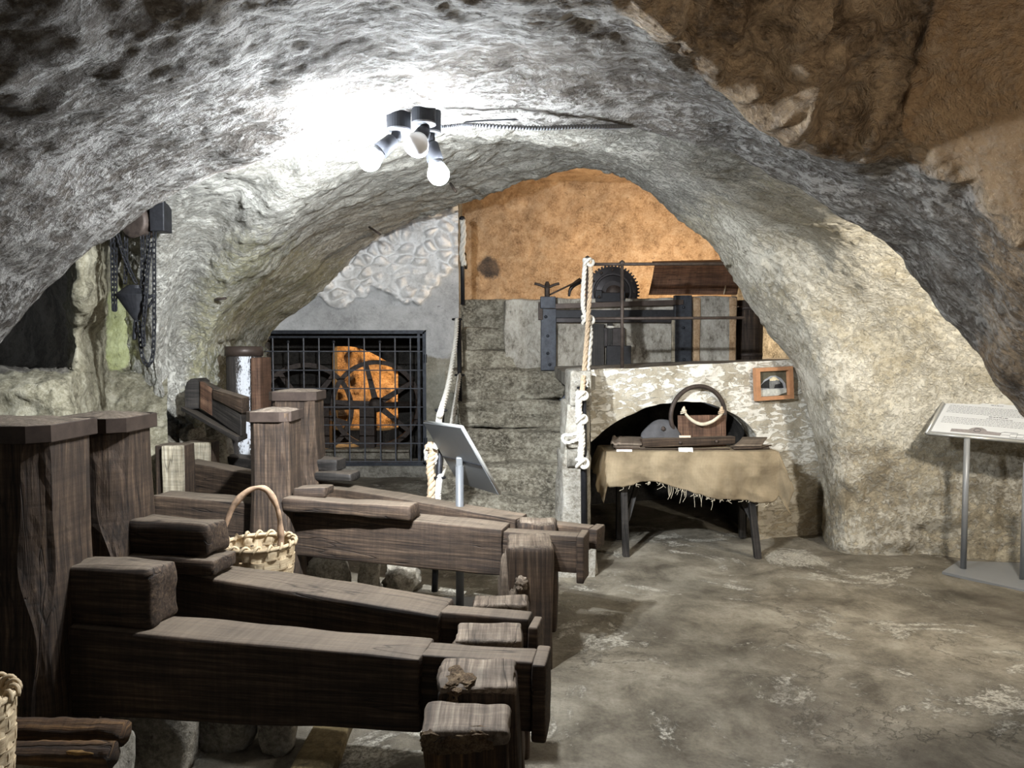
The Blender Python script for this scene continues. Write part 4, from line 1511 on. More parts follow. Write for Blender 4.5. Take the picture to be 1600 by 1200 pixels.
# stand on the right
TL, BLp = P(1483, 612, 5.42), P(1447, 677, 5.10)
dirp = (P(1600, 691, 4.92) - BLp)
dirp.normalize()
W_ = 0.78
TRp, BRp = TL + dirp * W_, BLp + dirp * W_
info2 = thing('information_stand', 'grey information stand with a white printed panel, by the right wall', 'information stand', ((TL + BRp) / 2 * 1.0).to_tuple()[:2] + (0,))
nb = (BLp - TL).cross(TRp - TL).normalized()
if nb.z < 0:
    nb = -nb
obj('panel', prism([TL, TRp, BRp, BLp], nb * -0.016), M['steel'], info2)
ux = dirp
uy = (TL - BLp)
H_ = uy.length
uy.normalize()
q = lambda x, y, z=0.0: BLp + ux * x + uy * y + nb * z
obj('sheet', prism([q(0.022, 0.03), q(W_ - 0.022, 0.03), q(W_ - 0.022, H_ - 0.025), q(0.022, H_ - 0.025)], nb * 0.002), M['paper'], info2)
obj('edge_frame', join(*[tube([a, b], 0.011, 6) for a, b in ((TL, TRp), (TRp, BRp), (BRp, BLp), (BLp, TL))]), M['alu'], info2, True)
# illegible lines of print, a drawing and the heading
lines = []
rl = random.Random(5)


def text_block(y0, n, x0, x1, step, h):
    for i in range(n):
        y = y0 - i * step
        x = x0
        end = x1 - (rl.random() * 0.15 if i == n - 1 else 0)
        while x < end:
            w = 0.006 + rl.random() * 0.018
            lines.append(prism([q(x, y, 0.0024), q(x + w, y, 0.0024), q(x + w, y + h, 0.0024), q(x, y + h, 0.0024)], nb * 0.0004))
            x += w + 0.004


text_block(H_ * 0.67, 6, 0.05, W_ - 0.05, 0.017, 0.0035)
text_block(H_ * 0.40, 5, 0.05, W_ - 0.05, 0.017, 0.0035)
text_block(H_ * 0.74, 1, 0.30, 0.48, 0.02, 0.006)
text_block(H_ * 0.80, 1, 0.36, 0.44, 0.02, 0.004)
text_block(H_ * 0.47, 1, 0.32, 0.46, 0.02, 0.007)
text_block(H_ * 0.43, 1, 0.31, 0.46, 0.02, 0.005)
obj('print', join(*lines), M['ink'], info2)['kind'] = 'stuff'


def text_mesh(body, size, origin, ex, ey, mat, parent, name):
    cu = bpy.data.curves.new('lettering', 'FONT')
    cu.body = body
    cu.size = size
    cu.extrude = 0.0
    tmp = bpy.data.objects.new('lettering', cu)
    COL.objects.link(tmp)
    dg = bpy.context.evaluated_depsgraph_get()
    me = bpy.data.meshes.new_from_object(tmp.evaluated_get(dg))
    V = [origin + ex * v.co.x + ey * v.co.y for v in me.vertices]
    Fc = [tuple(p.vertices) for p in me.polygons]
    bpy.data.objects.remove(tmp)
    bpy.data.curves.remove(cu)
    bpy.data.meshes.remove(me)
    return obj(name, (V, Fc), mat, parent)


text_mesh('MUSEO', 0.04, q(0.30, H_ * 0.845, 0.003), ux, uy, M['ink'], info2, 'heading')
dr = []
bx0, by0 = 0.135, 0.045
dr.append(prism([q(bx0, by0, .0024), q(bx0 + 0.30, by0, .0024), q(bx0 + 0.30, by0 + 0.035, .0024), q(bx0 + 0.215, by0 + 0.04, .0024), q(bx0 + 0.2, by0 + 0.06, .0024), q(bx0 + 0.175, by0 + 0.075, .0024),
                 q(bx0 + 0.14, by0 + 0.075, .0024), q(bx0 + 0.115, by0 + 0.06, .0024), q(bx0 + 0.10, by0 + 0.04, .0024), q(bx0, by0 + 0.035, .0024)], nb * 0.0004))
obj('press_drawing', join(*dr), M['drawing'], info2)
ring_ = [q(bx0 + 0.155 + 0.02 * math.cos(2 * PI * k / 20), by0 + 0.04 + 0.02 * math.sin(2 * PI * k / 20), 0.004) for k in range(20)]
sq = [q(0.49, 0.04, .003), q(0.57, 0.04, .003), q(0.57, 0.075, .003), q(0.49, 0.075, .003)]
hose = [q(0.49, 0.06, .003), q(0.44, 0.055, .003), q(0.43, 0.075, .003), q(0.45, 0.09, .003), q(0.53, 0.09, .003), q(0.53, 0.03, .003)]
obj('drawn_ring', tube(ring_, 0.0018, 5, closed=True), M['ink'], info2)
obj('drawn_box', tube(sq, 0.0015, 5, closed=True), M['ink'], info2)
obj('drawn_pipe', tube(hose, 0.0015, 5), M['ink'], info2)
p1 = G(1505, 890, 0.012)
p2 = G(1598, 907, 0.012)
for p, pt in ((p1, P(1513, 688, p1.y)), (p2, P(1600, 698, p2.y))):
    k = 0
    r_ = Vector((p.x, p.y, 0.01))
    # pole up to the underside of the panel
    s = (BLp - Vector((p.x, p.y, 0))).dot(nb) / nb.z
    obj('pole', tube([r_, (p.x, p.y, s - 0.012)], 0.019, 16), M['steel'], info2, True)
bl = G(1472, 893, 0.02)
poly = [G(1472, 893, 0.02), G(1498, 876, 0.02), G(1498, 876, 0.02) + Vector((0.95, -0.12, 0)), G(1600, 922, 0.02) + Vector((0.25, -0.1, 0)), G(1600, 922, 0.02)]
obj('base_plate', prism(poly, (0, 0, -0.018)), M['steel'], info2)

# ------------------------------------------------------------------ picture on the niche wall
fp = [wall_at(1174, 575), wall_at(1232, 572), wall_at(1233, 623), wall_at(1176, 626)]
pic = thing('framed_picture', 'small framed photograph of a vaulted room, hung on the whitewashed wall', 'picture', (fp[0] + fp[2]) / 2)
out_ = -win * 0.055
fx = (fp[1] - fp[0])
fz = (fp[3] - fp[0])
pq = lambda a, b, o_=0.0: fp[0] + fx * a + fz * b + out_ + win * -o_
m_ = 0.115
for (a, b, c_, d_) in (((0, 0), (1, 0), (1 - m_, m_), (m_, m_)), ((1, 0), (1, 1), (1 - m_, 1 - m_), (1 - m_, m_)), ((1, 1), (0, 1), (m_, 1 - m_), (1 - m_, 1 - m_)), ((0, 1), (0, 0), (m_, m_), (m_, 1 - m_))):
    obj('frame_strip', prism([pq(*a), pq(*b), pq(*c_), pq(*d_)], win * 0.04), M['framewood'], pic)
print_ = []
mm = lambda n_, c_: m_plain(n_, c_, 0.4, 0, 0.35, 30)
layers = [('print_ground', (0.09, 0.08, 0.055), [(m_, m_), (1 - m_, m_), (1 - m_, 1 - m_), (m_, 1 - m_)], 0.006),
          ('print_arch', (0.30, 0.31, 0.33), [(0.12, 0.80), (0.17, 0.55), (0.28, 0.38), (0.45, 0.27), (0.6, 0.27), (0.74, 0.36), (0.84, 0.52), (0.87, 0.80)], 0.010),
          ('print_shade', (0.02, 0.02, 0.022), [(0.13, 0.62), (0.2, 0.52), (0.3, 0.42), (0.46, 0.34), (0.58, 0.34), (0.68, 0.42), (0.76, 0.52), (0.79, 0.66), (0.50, 0.66)], 0.012),
          ('print_sky', (0.70, 0.60, 0.40), [(0.42, 0.42), (0.42, 0.36), (0.52, 0.30), (0.6, 0.33), (0.68, 0.42)], 0.014),
          ('print_wall', (0.16, 0.16, 0.155), [(0.40, 0.66), (0.40, 0.43), (0.55, 0.42), (0.6, 0.40), (0.68, 0.44), (0.70, 0.52), (0.55, 0.54), (0.52, 0.66)], 0.016),
          ('print_floor', (0.42, 0.42, 0.38), [(m_, 0.88), (m_, 0.70), (0.45, 0.66), (0.86, 0.68), (0.86, 0.80), (0.6, 0.88)], 0.016)]
for n_, col_, pl_, o_ in layers:
    base_ = out_ * 0.25
    obj(n_, prism([fp[0] + fx * a + fz * b + base_ - win * o_ for a, b in pl_], win * 0.0015), mm(n_, col_), pic)

# ------------------------------------------------------------------ table with burlap
TY0, TY1 = 5.34, 5.66
tx0, tx1 = P(946, 708, TY0).x, P(1213, 708, TY0).x
TZ = P(1080, 706, TY0).z
tb = thing('trestle_table', 'dark wooden trestle table in front of the arched niche, draped with burlap', 'table', ((tx0 + tx1) / 2, (TY0 + TY1) / 2, 0))
obj('tabletop', box(tx0 + 0.01, tx1 - 0.01, TY0 + 0.01, TY1 + 0.06, TZ - 0.035, TZ - 0.004, seg=0.2, amp=0.0), M['woodblack'], tb)


def leg(a, b, w=0.024):
    a, b = Vector(a), Vector(b)
    v1, v2 = Vector((w, 0, 0)), Vector((0, w, 0))
    c = [[[a - v1 - v2, a - v1 + v2], [a + v1 - v2, a + v1 + v2]], [[b - v1 - v2, b - v1 + v2], [b + v1 - v2, b + v1 + v2]]]
    return hexa(c, seg=0.15, r=0.004, amp=0.002)


def fl(px, py):
    p = G(px, py, 0)
    return Vector((p.x, p.y, 0.0))


l1, l2, l3 = fl(978, 869), fl(1184, 872), fl(1160, 840)
l4 = Vector((l1.x + 0.02, l3.y - 0.05, 0))
obj('leg', leg(l1, (P(973, 740, TY0 + .04).x, TY0 + 0.05, TZ - 0.03)), M['woodblack'], tb)
obj('leg', leg(l2, (P(1166, 740, TY0 + .04).x, TY0 + 0.05, TZ - 0.03)), M['woodblack'], tb)
obj('leg', leg(l3, (P(1156, 740, TY1).x, TY1 + 0.03, TZ - 0.03)), M['woodblack'], tb)
obj('leg', leg(l4, (P(973, 740, TY0 + .04).x + 0.02, TY1 + 0.03, TZ - 0.03)), M['woodblack'], tb)
obj('brace', leg(l2.lerp(Vector((P(1166, 740, TY0 + .04).x, TY0 + 0.05, TZ)), 0.33) + Vector((0, 0.03, 0)), (P(1130, 775, TY0 + .2).x, TY0 + 0.3, TZ - 0.05), 0.018), M['woodblack'], tb)
obj('brace', leg(l1.lerp(Vector((P(973, 740, TY0 + .04).x, TY0 + 0.05, TZ)), 0.33) + Vector((0.02, 0.03, 0)), (P(1012, 765, TY0 + .2).x, TY0 + 0.3, TZ - 0.05), 0.018), M['woodblack'], tb)
obj('rail', leg(l2.lerp(Vector((P(1166, 740, TY0 + .04).x, TY0 + 0.05, TZ)), 0.36) + Vector((0.0, 0.03, 0)), l3.lerp(Vector((P(1156, 740, TY1).x, TY1, TZ)), 0.36), 0.018), M['woodblack'], tb)

# the cloth
V, Fc, Gc = [], [], []
na, nbk = 130, 64
Wd, Dp = tx1 - tx0, TY1 + 0.04 - TY0
ovl, ovr, ovf = 0.17, 0.23, 0.31
for j in range(nbk):
    for i in range(na):
        a = -ovl + (Wd + ovl + ovr) * i / (na - 1)
        fa = max(0, min(1, a / Wd))
        vf = ovf * (0.80 + 0.36 * sm(np.float64(fa), 0.05, 0.85)) - (0.05 * math.sin(fa * 3.1) if False else 0) - 0.05 * math.exp(-((fa - 0.30) / 0.16) ** 2)
        vf += 0.010 * noise.noise(Vector((a * 18, 0, 0))) + 0.03 * noise.noise(Vector((a * 4, 5, 0)))
        if a < 0:
            vf = 0.24 + 0.16 * max(0.0, 1 + a / ovl * 0.9)
        if a > Wd:
            vf = 0.34 + 0.1 * min(1, (a - Wd) / ovr)
        b = -vf + (Dp + vf) * j / (nbk - 1)
        ex = -a if a < 0 else max(0, a - Wd)
        sg = -1 if a < 0 else 1
        ey = max(0, -b)
        x = tx0 + min(max(a, 0), Wd)
        y = TY0 + max(b, 0)
        z = TZ
        rr = 0.02
        drop = math.hypot(ex, ey) if ex and ey else ex + ey
        z -= drop * (0.97 if not (ex and ey) else 0.93)
        if ex:
            x += sg * (0.012 + 0.35 * ex)
        if ey:
            y -= 0.012 + 0.02 * min(1, ey / 0.1)
            fold = 0.028 * noise.noise(Vector((a * 6.0, 3.0, b * 1.5))) + 0.016 * ridged(Vector((a * 5 + b * 2, 9, b * 6)), 1.0) + 0.012 * noise.noise(Vector((a * 15, 9, b * 3)))
            y -= fold * min(1, ey / 0.2) + 0.01 * math.sin(a * 9) * min(1, ey / 0.2)
        if ex:
            y += 0.03 * math.sin(b * 12) * min(1, ex / 0.1)
            x += 0.02 * noise.noise(Vector((b * 9, a * 5, 4))) * min(1, ex / 0.1)
        if not ex and not ey:
            z += 0.004 * noise.noise(Vector((a * 7, b * 7, 2)))
        V.append(Vector((x, y, max(z, 0.02))))
        Gc.append(Vector((a, b, 0)))
for j in range(nbk - 1):
    for i in range(na - 1):
        Fc.append((j * na + i, j * na + i + 1, (j + 1) * na + i + 1, (j + 1) * na + i))
cl = obj('burlap_tablecloth', (V, Fc, Gc), M['burlap'], None, True, origin=((tx0 + tx1) / 2, (TY0 + TY1) / 2, TZ))
sd_ = cl.modifiers.new('thickness', 'SOLIDIFY')
sd_.thickness = 0.004
sd_.offset = 1.0
tag(cl, 'creased brown burlap cloth with a frayed hem, draped over the trestle table', 'tablecloth')
fg = []
rf = random.Random(11)
for k in range(60):
    i = rf.choice(range(22, 112))
    if k < 26:
        i = rf.choice(range(38, 78))
    p = V[i]
    ln = 0.012 + rf.random() * (0.09 if 38 < i < 80 and k < 26 else 0.02)
    pts = [p, p + Vector((rf.uniform(-.01, .01), -0.004, -ln * 0.5)), p + Vector((rf.uniform(-.03, .03), rf.uniform(-.006, .006), -ln))]
    fg.append(tube(pts, 0.0014, 4, 6))
fo = obj('frayed_threads', join(*fg), M['horn'], cl)
fo['kind'] = 'stuff'

# ------------------------------------------------------------------ things on the table
zt0 = TZ + 0.007


def slab(name, label, cat, pts, h, mat, seed, group=None, amp=0.003, r=0.004, wave=0):
    """pts = four (px, py) of the underside seen at the given distances."""
    p = [Vector((P(a, 700, d).x, d, z)) for a, d, z in pts]
    up_ = Vector((0, 0, h))
    c = [[[p[0], p[0] + up_], [p[3], p[3] + up_]], [[p[1], p[1] + up_], [p[2], p[2] + up_]]]
    g = hexa(c, seg=0.012 if wave else 0.03, r=r, amp=amp, freq=9, seed=seed)
    if wave:
        g = ([v + Vector((0, 0, wave * math.sin(q_.x * 130) * max(0, 1 - q_.x / 0.09))) for v, q_ in zip(g[0], g[2])], g[1], g[2])
    ctr = sum(p, Vector((0, 0, 0))) / 4
    o = obj(name, g, M[mat], None, True, origin=(ctr.x, ctr.y, min(q_.z for q_ in p)))
    tag(o, label, cat, group)
    return o


GL = 'worn flat boards on the left of the table'
slab('worn_board', 'lowest dark board of the left stack on the burlap table', 'board', [(962, 5.41, zt0), (1008, 5.41, zt0), (1006, 5.60, zt0), (956, 5.60, zt0)], 0.012, 'wood', 151, GL)
slab('worn_board', 'middle board of the left stack on the burlap table', 'board', [(958, 5.42, zt0 + .012), (1000, 5.42, zt0 + .012), (1003, 5.62, zt0 + .012), (956, 5.62, zt0 + .012)], 0.014, 'woodtop', 152, GL)
slab('ridged_board', 'topmost board of the left stack, with a scalloped left end', 'board', [(954, 5.46, zt0 + .028), (1003, 5.43, zt0 + .026), (1003, 5.64, zt0 + .05), (957, 5.66, zt0 + .05)], 0.018, 'woodtop', 153, GL, wave=0.012)
GRR = 'thin boards on the right of the table'
slab('thin_board', 'bottom dark board of the right stack on the burlap table', 'board', [(1146, 5.40, zt0), (1203, 5.42, zt0), (1200, 5.58, zt0), (1140, 5.58, zt0)], 0.010, 'wood', 154, GRR)
slab('thin_board', 'middle crooked board of the right stack on the burlap table', 'board', [(1140, 5.44, zt0 + .010), (1190, 5.40, zt0 + .010), (1206, 5.52, zt0 + .012), (1150, 5.60, zt0 + .012)], 0.010, 'wood', 155, GRR)
slab('thin_board', 'topmost smooth grey-brown board of the right stack', 'board', [(1147, 5.42, zt0 + .021), (1190, 5.40, zt0 + .024), (1199, 5.62, zt0 + .060), (1160, 5.62, zt0 + .060)], 0.009, 'woodtop', 156, GRR)
slab('thin_board', 'long thin dark lath lying under the long wooden box on the table', 'board', [(1000, 5.385, zt0), (1140, 5.40, zt0), (1140, 5.44, zt0), (1000, 5.44, zt0)], 0.008, 'wood', 157)
# long box
p = [Vector((P(1004, 700, 5.44).x, 5.44, zt0 + .009)), Vector((P(1149, 690, 5.56).x, 5.56, zt0 + .020))]
bxo = thing('long_wooden_box', 'long narrow dark wooden box lying across the burlap table', 'box', (p[0] + p[1]) / 2 - Vector((0, 0, 0.012)))
obj('body', hexa(corners(p[0], p[1], Vector((-0.012, 0.07, 0)), 0.062, 0.058), seg=0.03, r=0.004, amp=0.003, seed=158), M['wood'], bxo, True)
for px_ in (1062, 1119):
    f = (px_ - 1004) / 145
    c = p[0].lerp(p[1], f) + Vector((0, -0.004, 0.028))
    obj('brass_catch', lathe([(0.012, 0.0), (0.012, 0.006), (0.006, 0.009)], c, (0, -1, 0), 12), M['iron'], bxo, True)
# grey pad
cpd = P(1030, 676, 5.56)
poly = [(1001, 682), (1003, 675), (1016, 662), (1024, 657), (1034, 655), (1046, 657), (1054, 664), (1065, 681), (1064, 687), (1050, 694), (1032, 696), (1012, 692)]
pp = crom([P(a, b, 5.535 - (b - 690) * 0.0022) for a, b in poly] + [P(1001, 682, 5.55)], 60)[:-1]
ctrp = sum(pp, Vector((0, 0, 0))) / len(pp)
V, Fc = [], []
for (s, o_) in ((0.0, -0.022), (0.35, -0.02), (0.7, -0.018), (0.93, -0.012), (1.0, 0.0), (0.93, 0.012), (0.0, 0.012)):
    for q_ in pp:
        v = ctrp.lerp(q_, max(s, 0.02)) + Vector((0, o_, 0))
        V.append(v + Vector((0, 0.004 * noise.noise(v * 14), 0)))
mq = len(pp)
for i in range(6):
    for k in range(mq):
        Fc.append((i * mq + k, i * mq + (k + 1) % mq, (i + 1) * mq + (k + 1) % mq, (i + 1) * mq + k))
pad = thing('felt_pad', 'grey rounded triangular pad with a knotted centre, leaning on the table', 'pad', (ctrp.x, ctrp.y, zt0))
obj('body', (V, Fc), M['felt'], pad, True)
obj('knot', rock(ctrp + Vector((0.006, -0.03, 0.03)), (0.016, 0.012, 0.018), 3, 3, 0.4), M['iron'], pad, True)
# upright panel behind
a, b = P(1060, 684, 5.56), P(1135, 684, 5.60)
zz = P(1060, 648, 5.64).z
o = obj('upright_board', hexa([[[Vector((a.x, a.y, zt0)), Vector((b.x, b.y, zt0))], [Vector((a.x, a.y + .03, zt0)), Vector((b.x, b.y + .03, zt0))]],
                               [[Vector((a.x, a.y + .02, zz)), Vector((b.x, b.y + .02, zz))], [Vector((a.x, a.y + .045, zz)), Vector((b.x, b.y + .045, zz))]]], seg=0.03, r=0.004, amp=0.003, seed=160),
        M['woodred'], None, True, origin=((a.x + b.x) / 2, a.y, zt0))
tag(o, 'dark brown upright board standing at the back of the burlap table', 'board')
# hoop
hc = wall_at(1086, 649) - win * 0.045
R_ = 46.5 * hc.y / F
wu = wdir.normalized()
pts = [hc + wu * (math.cos(2 * PI * k / 64) * R_ * 1.04) + Vector((0, 0, math.sin(2 * PI * k / 64) * R_)) for k in range(64)]
zmin = hc.z - R_
o = obj('wooden_hoop', tube(pts, 0.017, 10, closed=True), M['iron'], None, True, origin=(hc.x, hc.y, zmin))
tag(o, 'large dark ring standing upright at the back of the burlap table', 'hoop')
# pale yoke
yk = thing('pale_yoke', 'pale curved horn yoke with rope loops, lying on the upright board', 'yoke', P(1100, 660, 5.6))
yp = [P(1068, 641, 5.555), P(1074, 650, 5.55), P(1085, 659, 5.545), P(1098, 663, 5.54), P(1112, 659, 5.545), P(1123, 651, 5.55), P(1130, 644, 5.555)]
obj('curved_bar', tube(yp, lambda f: 0.008 + 0.006 * math.sin(f * PI), 10, 40), M['horn'], yk, True)
for (px_, py_) in ((1068, 642), (1127, 642)):
    c = P(px_, py_, 5.55)
    lo = [tube([c + Vector((0.02 * math.cos(th), 0.012 * math.sin(th) , dz_ + 0.006 * math.cos(th))) for th in [2 * PI * k / 14 for k in range(14)]], 0.005, 6, closed=True) for dz_ in (-0.014, -0.002)]
    lo.append(lathe([(0.016, -0.01), (0.016, 0.01), (0.005, 0.035)], c, (0.1, 0, 1), 10))
    obj('rope_loop', join(*lo), M['ropetan'] if px_ > 1100 else M['horn'], yk, True)
# cards


def card(px, d, mat, label, tilt=0.02):
    a, b = P(px[0], px[3], d), P(px[2], px[3], d)
    h = (px[3] - px[1]) * d / F
    poly = [a, b, b + Vector((0, tilt, h)), a + Vector((0, tilt, h))]
    o = obj('label_card', prism(poly, (0, 0.002, 0)), M[mat], None, origin=((a.x + b.x) / 2, a.y, a.z))
    tag(o, label, 'label card', 'exhibit cards on the table')


card((964, 703, 988, 711), 5.325, 'card', 'white exhibit card at the left end of the burlap table')
card((1061, 700, 1083, 707), 5.33, 'card', 'white exhibit card under the middle of the long box')
card((1062, 681, 1080, 688), 5.52, 'cardtan', 'tan exhibit card standing on the long box')

# ------------------------------------------------------------------ barred gate
gt = thing('barred_gate', 'black barred iron gate closing the cave in the back wall', 'gate', ((gx0 + gx1) / 2, GY, gz0))
yg = GY + 0.03
fx0, fx1, fz0, fz1 = gx0 + 0.02, gx1 - 0.02, gz0 + 0.01, gz1 - 0.02


def bar(a, b, w, d_):
    a, b = Vector(a), Vector(b)
    x = Vector((w, 0, 0)) if abs(b.z - a.z) > abs(b.x - a.x) else Vector((0, 0, w))
    y = Vector((0, d_, 0))
    V = [a - x - y, a + x - y, a + x + y, a - x + y, b - x - y, b + x - y, b + x + y, b - x + y]
    return V, [(0, 1, 2, 3), (4, 5, 6, 7), (0, 1, 5, 4), (1, 2, 6, 5), (2, 3, 7, 6), (3, 0, 4, 7)]


obj('frame', join(bar((fx0, yg, fz0), (fx0, yg, fz1), 0.022, 0.02), bar((fx1, yg, fz0), (fx1, yg, fz1), 0.022, 0.02), bar((fx0, yg, fz0), (fx1, yg, fz0), 0.022, 0.02),
                  bar((fx0, yg, fz1), (fx1, yg, fz1), 0.022, 0.02), bar((fx1 - 0.07, yg, fz0), (fx1 - 0.07, yg, fz1), 0.016, 0.016), bar((fx0, yg, fz1 - 0.06), (fx1, yg, fz1 - 0.06), 0.012, 0.012)), M['castiron'], gt)
for px_ in (403, 427, 451, 475, 499, 522, 545.5, 569.5, 594, 617.5, 641.5):
    x = P(px_, 600, yg).x
    zt = fz1
    short = px_ in (451, 522, 594)
    g = tube([(x, yg, fz0), (x, yg, fz1 - 0.06 if not short else P(px_, 536, yg).z)], 0.009, 6)
    o = obj('vertical_bar', g, M['gatebar'], gt)
    if short:
        obj('knob', lathe([(0.004, -0.02), (0.018, -0.01), (0.02, 0.0), (0.012, 0.015), (0.004, 0.02)], (x, yg, P(px_, 534, yg).z), (0, 0, 1), 10), M['castiron'], o, True)
for py_ in (549, 578.5, 607, 636, 664, 692.5, 721):
    z = P(500, py_, yg).z
    obj('horizontal_bar', tube([(fx0, yg - 0.012, z), (fx1, yg - 0.012, z)], 0.0075, 6), M['gatebar'], gt)
for zz_ in (P(0, 560, yg).z, P(0, 690, yg).z):
    obj('hinge', lathe([(0.022, -0.05), (0.022, 0.05)], (fx1 + 0.012, yg - 0.02, zz_), (0, 0, 1), 10), M['castiron'], gt)


# ------------------------------------------------------------------ spoked wheels in the cave
def wheel(label, px, py, d, R_, tilt, rot0, name='spoked_wheel', spokes=5):
    c = P(px, py, d)
    ax = Vector((math.sin(tilt), -math.cos(tilt), 0.0))
    e1 = Vector((math.cos(tilt), math.sin(tilt), 0))
    e2 = Vector((0, 0, 1))
    t = thing(name, label, 'wheel', (c.x, c.y, max(0, c.z - R_)), 'spoked wheels behind the gate')
    obj('rim', lathe([(R_ - 0.06, -0.035), (R_, -0.035), (R_, 0.035), (R_ - 0.06, 0.035), (R_ - 0.06, -0.035)], c, ax, 56, cap=False), M['iron'], t, False)
    obj('hub', lathe([(0.05, -0.10), (0.10, -0.07), (0.10, 0.07), (0.05, 0.10)], c, ax, 20), M['iron'], t, True)
    for k in range(spokes):
        th = rot0 + 2 * PI * k / spokes
        dv_ = e1 * math.cos(th) + e2 * math.sin(th)
        pr = ax.cross(dv_)
        a, b = c + dv_ * 0.07, c + dv_ * (R_ - 0.03)
        w0, w1_ = pr * 0.04, pr * 0.028
        h_ = ax * 0.018
        V = [a - w0 - h_, a + w0 - h_, a + w0 + h_, a - w0 + h_, b - w1_ - h_, b + w1_ - h_, b + w1_ + h_, b - w1_ + h_]
        obj('spoke', (V, [(0, 1, 2, 3), (4, 5, 6, 7), (0, 1, 5, 4), (1, 2, 6, 5), (2, 3, 7, 6), (3, 0, 4, 7)]), M['iron'], t)
    return c


cA = wheel('rusty spoked wheel behind the right half of the gate, against the lit opening', 588, 632, 9.95, 0.60, 0.25, 0.55)
cB = wheel('rusty spoked wheel in the dark behind the left half of the gate', 478, 640, 9.75, 0.62, 0.3, 0.9)
ps = thing('mill_stand', 'squat cast stand with a shaft below the spoked wheels, behind the gate', 'machine stand', (P(560, 700, 9.6).x, 9.7, 0))
obj('shaft', tube([cB + Vector((-0.3, 0.05, 0)), cA + Vector((0.5, 0.05, 0))], 0.04, 12), M['iron'], ps, True)
for px_ in (505, 575):
    x = P(px_, 700, 9.85).x
    obj('bearing_foot', box(x - 0.1, x + 0.1, 9.78, 9.95, 0, cA.z - 0.02, axis=2, seg=0.1, amp=0.004), M['iron'], ps)
obj('base_block', box(P(500, 700, 9.6).x, P(640, 700, 9.6).x, 9.55, 10.25, 0, 0.22, seg=0.1, amp=0.02, seed=171), M['stone'], ps, True)

# ------------------------------------------------------------------ railing on the platform edge and its ropes
RY = 5.62
re_ = thing('platform_railing', 'dark iron two-bar railing along the platform edge above the niche', 'railing', (P(1020, 580, RY).x, RY, 1.36))


def pz(px, py, d=RY):
    return P(px, py, d)


obj('top_rail', tube([pz(921, 413), pz(1130, 412)], 0.012, 10), M['iron'], re_, True)
obj('lower_rail', tube([pz(919, 498), pz(1163, 496.5)], 0.011, 10), M['iron'], re_, True)
for px_, pt_, pb_ in ((918, 404, 590), (972, 411, 577)):
    o = obj('post', tube([pz(px_, pb_), pz(px_, pt_)], 0.013, 10), M['iron'], re_, True)
    obj('ball', lathe([(0.004, -0.022), (0.018, -0.012), (0.022, 0.0), (0.018, 0.012), (0.004, 0.022)], pz(px_, pt_), (0, 0, 1), 12), M['iron'], o, True)
# lower right post on the pillar ledge
lp0, lp1 = P(913, 829, 4.95), P(911, 606, 4.95)
rp = thing('rope_post', 'dark iron rope post on the ledge of the whitewashed pillar', 'post', (lp0.x, lp0.y, lp0.z))
obj('tube', tube([lp0, lp1], 0.022, 12), M['blackiron'], rp, True)
obj('ring', tube([P(910, 606, 4.95) + Vector((0.03 * math.cos(a), 0.03 * math.sin(a), 0)) for a in [2 * PI * k / 16 for k in range(16)]], 0.008, 8, closed=True), M['blackiron'], rp, True)
# knotted white rope on it
kr = thing('knotted_rope', 'thick white rope knotted along the iron post on the whitewashed pillar', 'rope', P(908, 730, 4.9))
dR = 4.905
obj('braid', rope([P(905, 612, dR), P(904, 640, dR), P(907, 662, dR), P(909, 690, dR), P(907, 712, dR), P(909, 722, dR)], 0.026, turns=7), M['rope'], kr, True)
obj('loop', rope([P(905, 660, dR), P(903, 684, dR), P(894, 690, dR), P(884, 692, dR), P(879, 686, dR), P(882, 680, dR), P(892, 680, dR), P(903, 676, dR)], 0.013), M['rope'], kr, True)


def knot(c, r, tr, par, mat='rope', turns=2.6):
    pts = []
    for k in range(90):
        a = 2 * PI * k / 90
        pts.append(Vector(c) + Vector(((2 + math.cos(3 * a)) * math.cos(2 * a) * r / 3, (2 + math.cos(3 * a)) * math.sin(2 * a) * r / 4, math.sin(3 * a) * r / 1.6)))
    return obj('knot', tube(pts, tr, 8, closed=True), M[mat], par, True)


knot(P(909, 724, 4.9), 0.042, 0.013, kr)
knot(P(908, 655, 4.9), 0.036, 0.013, kr)
knot(P(909, 618, 4.9), 0.036, 0.013, kr)
# double rope from the railing post down to the pillar
r1 = obj('handrail_rope', rope([P(921, 404, RY - .02), P(923, 430, RY - .02), P(920, 480, RY - .03), P(916, 540, 5.3), P(911, 600, 4.95), P(909, 612, 4.92)], 0.018), M['ropetan'], None, True, origin=P(916, 612, 4.95))
tag(r1, 'tan twisted rope stretched from the railing post down to the pillar post', 'rope', 'ropes of the right handrail')
r2 = obj('handrail_rope', rope([P(915, 404, RY - .02), P(912, 440, RY - .02), P(911, 480, RY - .03), P(918, 500, RY - .045), P(923, 520, 5.45), P(919, 570, 5.15), P(915, 606, 4.96)], 0.018), M['rope'], None, True, origin=P(918, 612, 4.95))
tag(r2, 'white twisted rope beside the tan one, from the railing post to the pillar post', 'rope', 'ropes of the right handrail')
kk = thing('rope_knot', 'white rope knot tied round the railing post at the lower rail', 'rope', P(918, 500, RY))
knot(P(918, 500, RY - 0.03), 0.045, 0.014, kk)
kk = thing('rope_knot', 'white rope knot round the top of the railing post', 'rope', P(918, 408, RY))
knot(P(919, 410, RY - 0.02), 0.04, 0.012, kk)

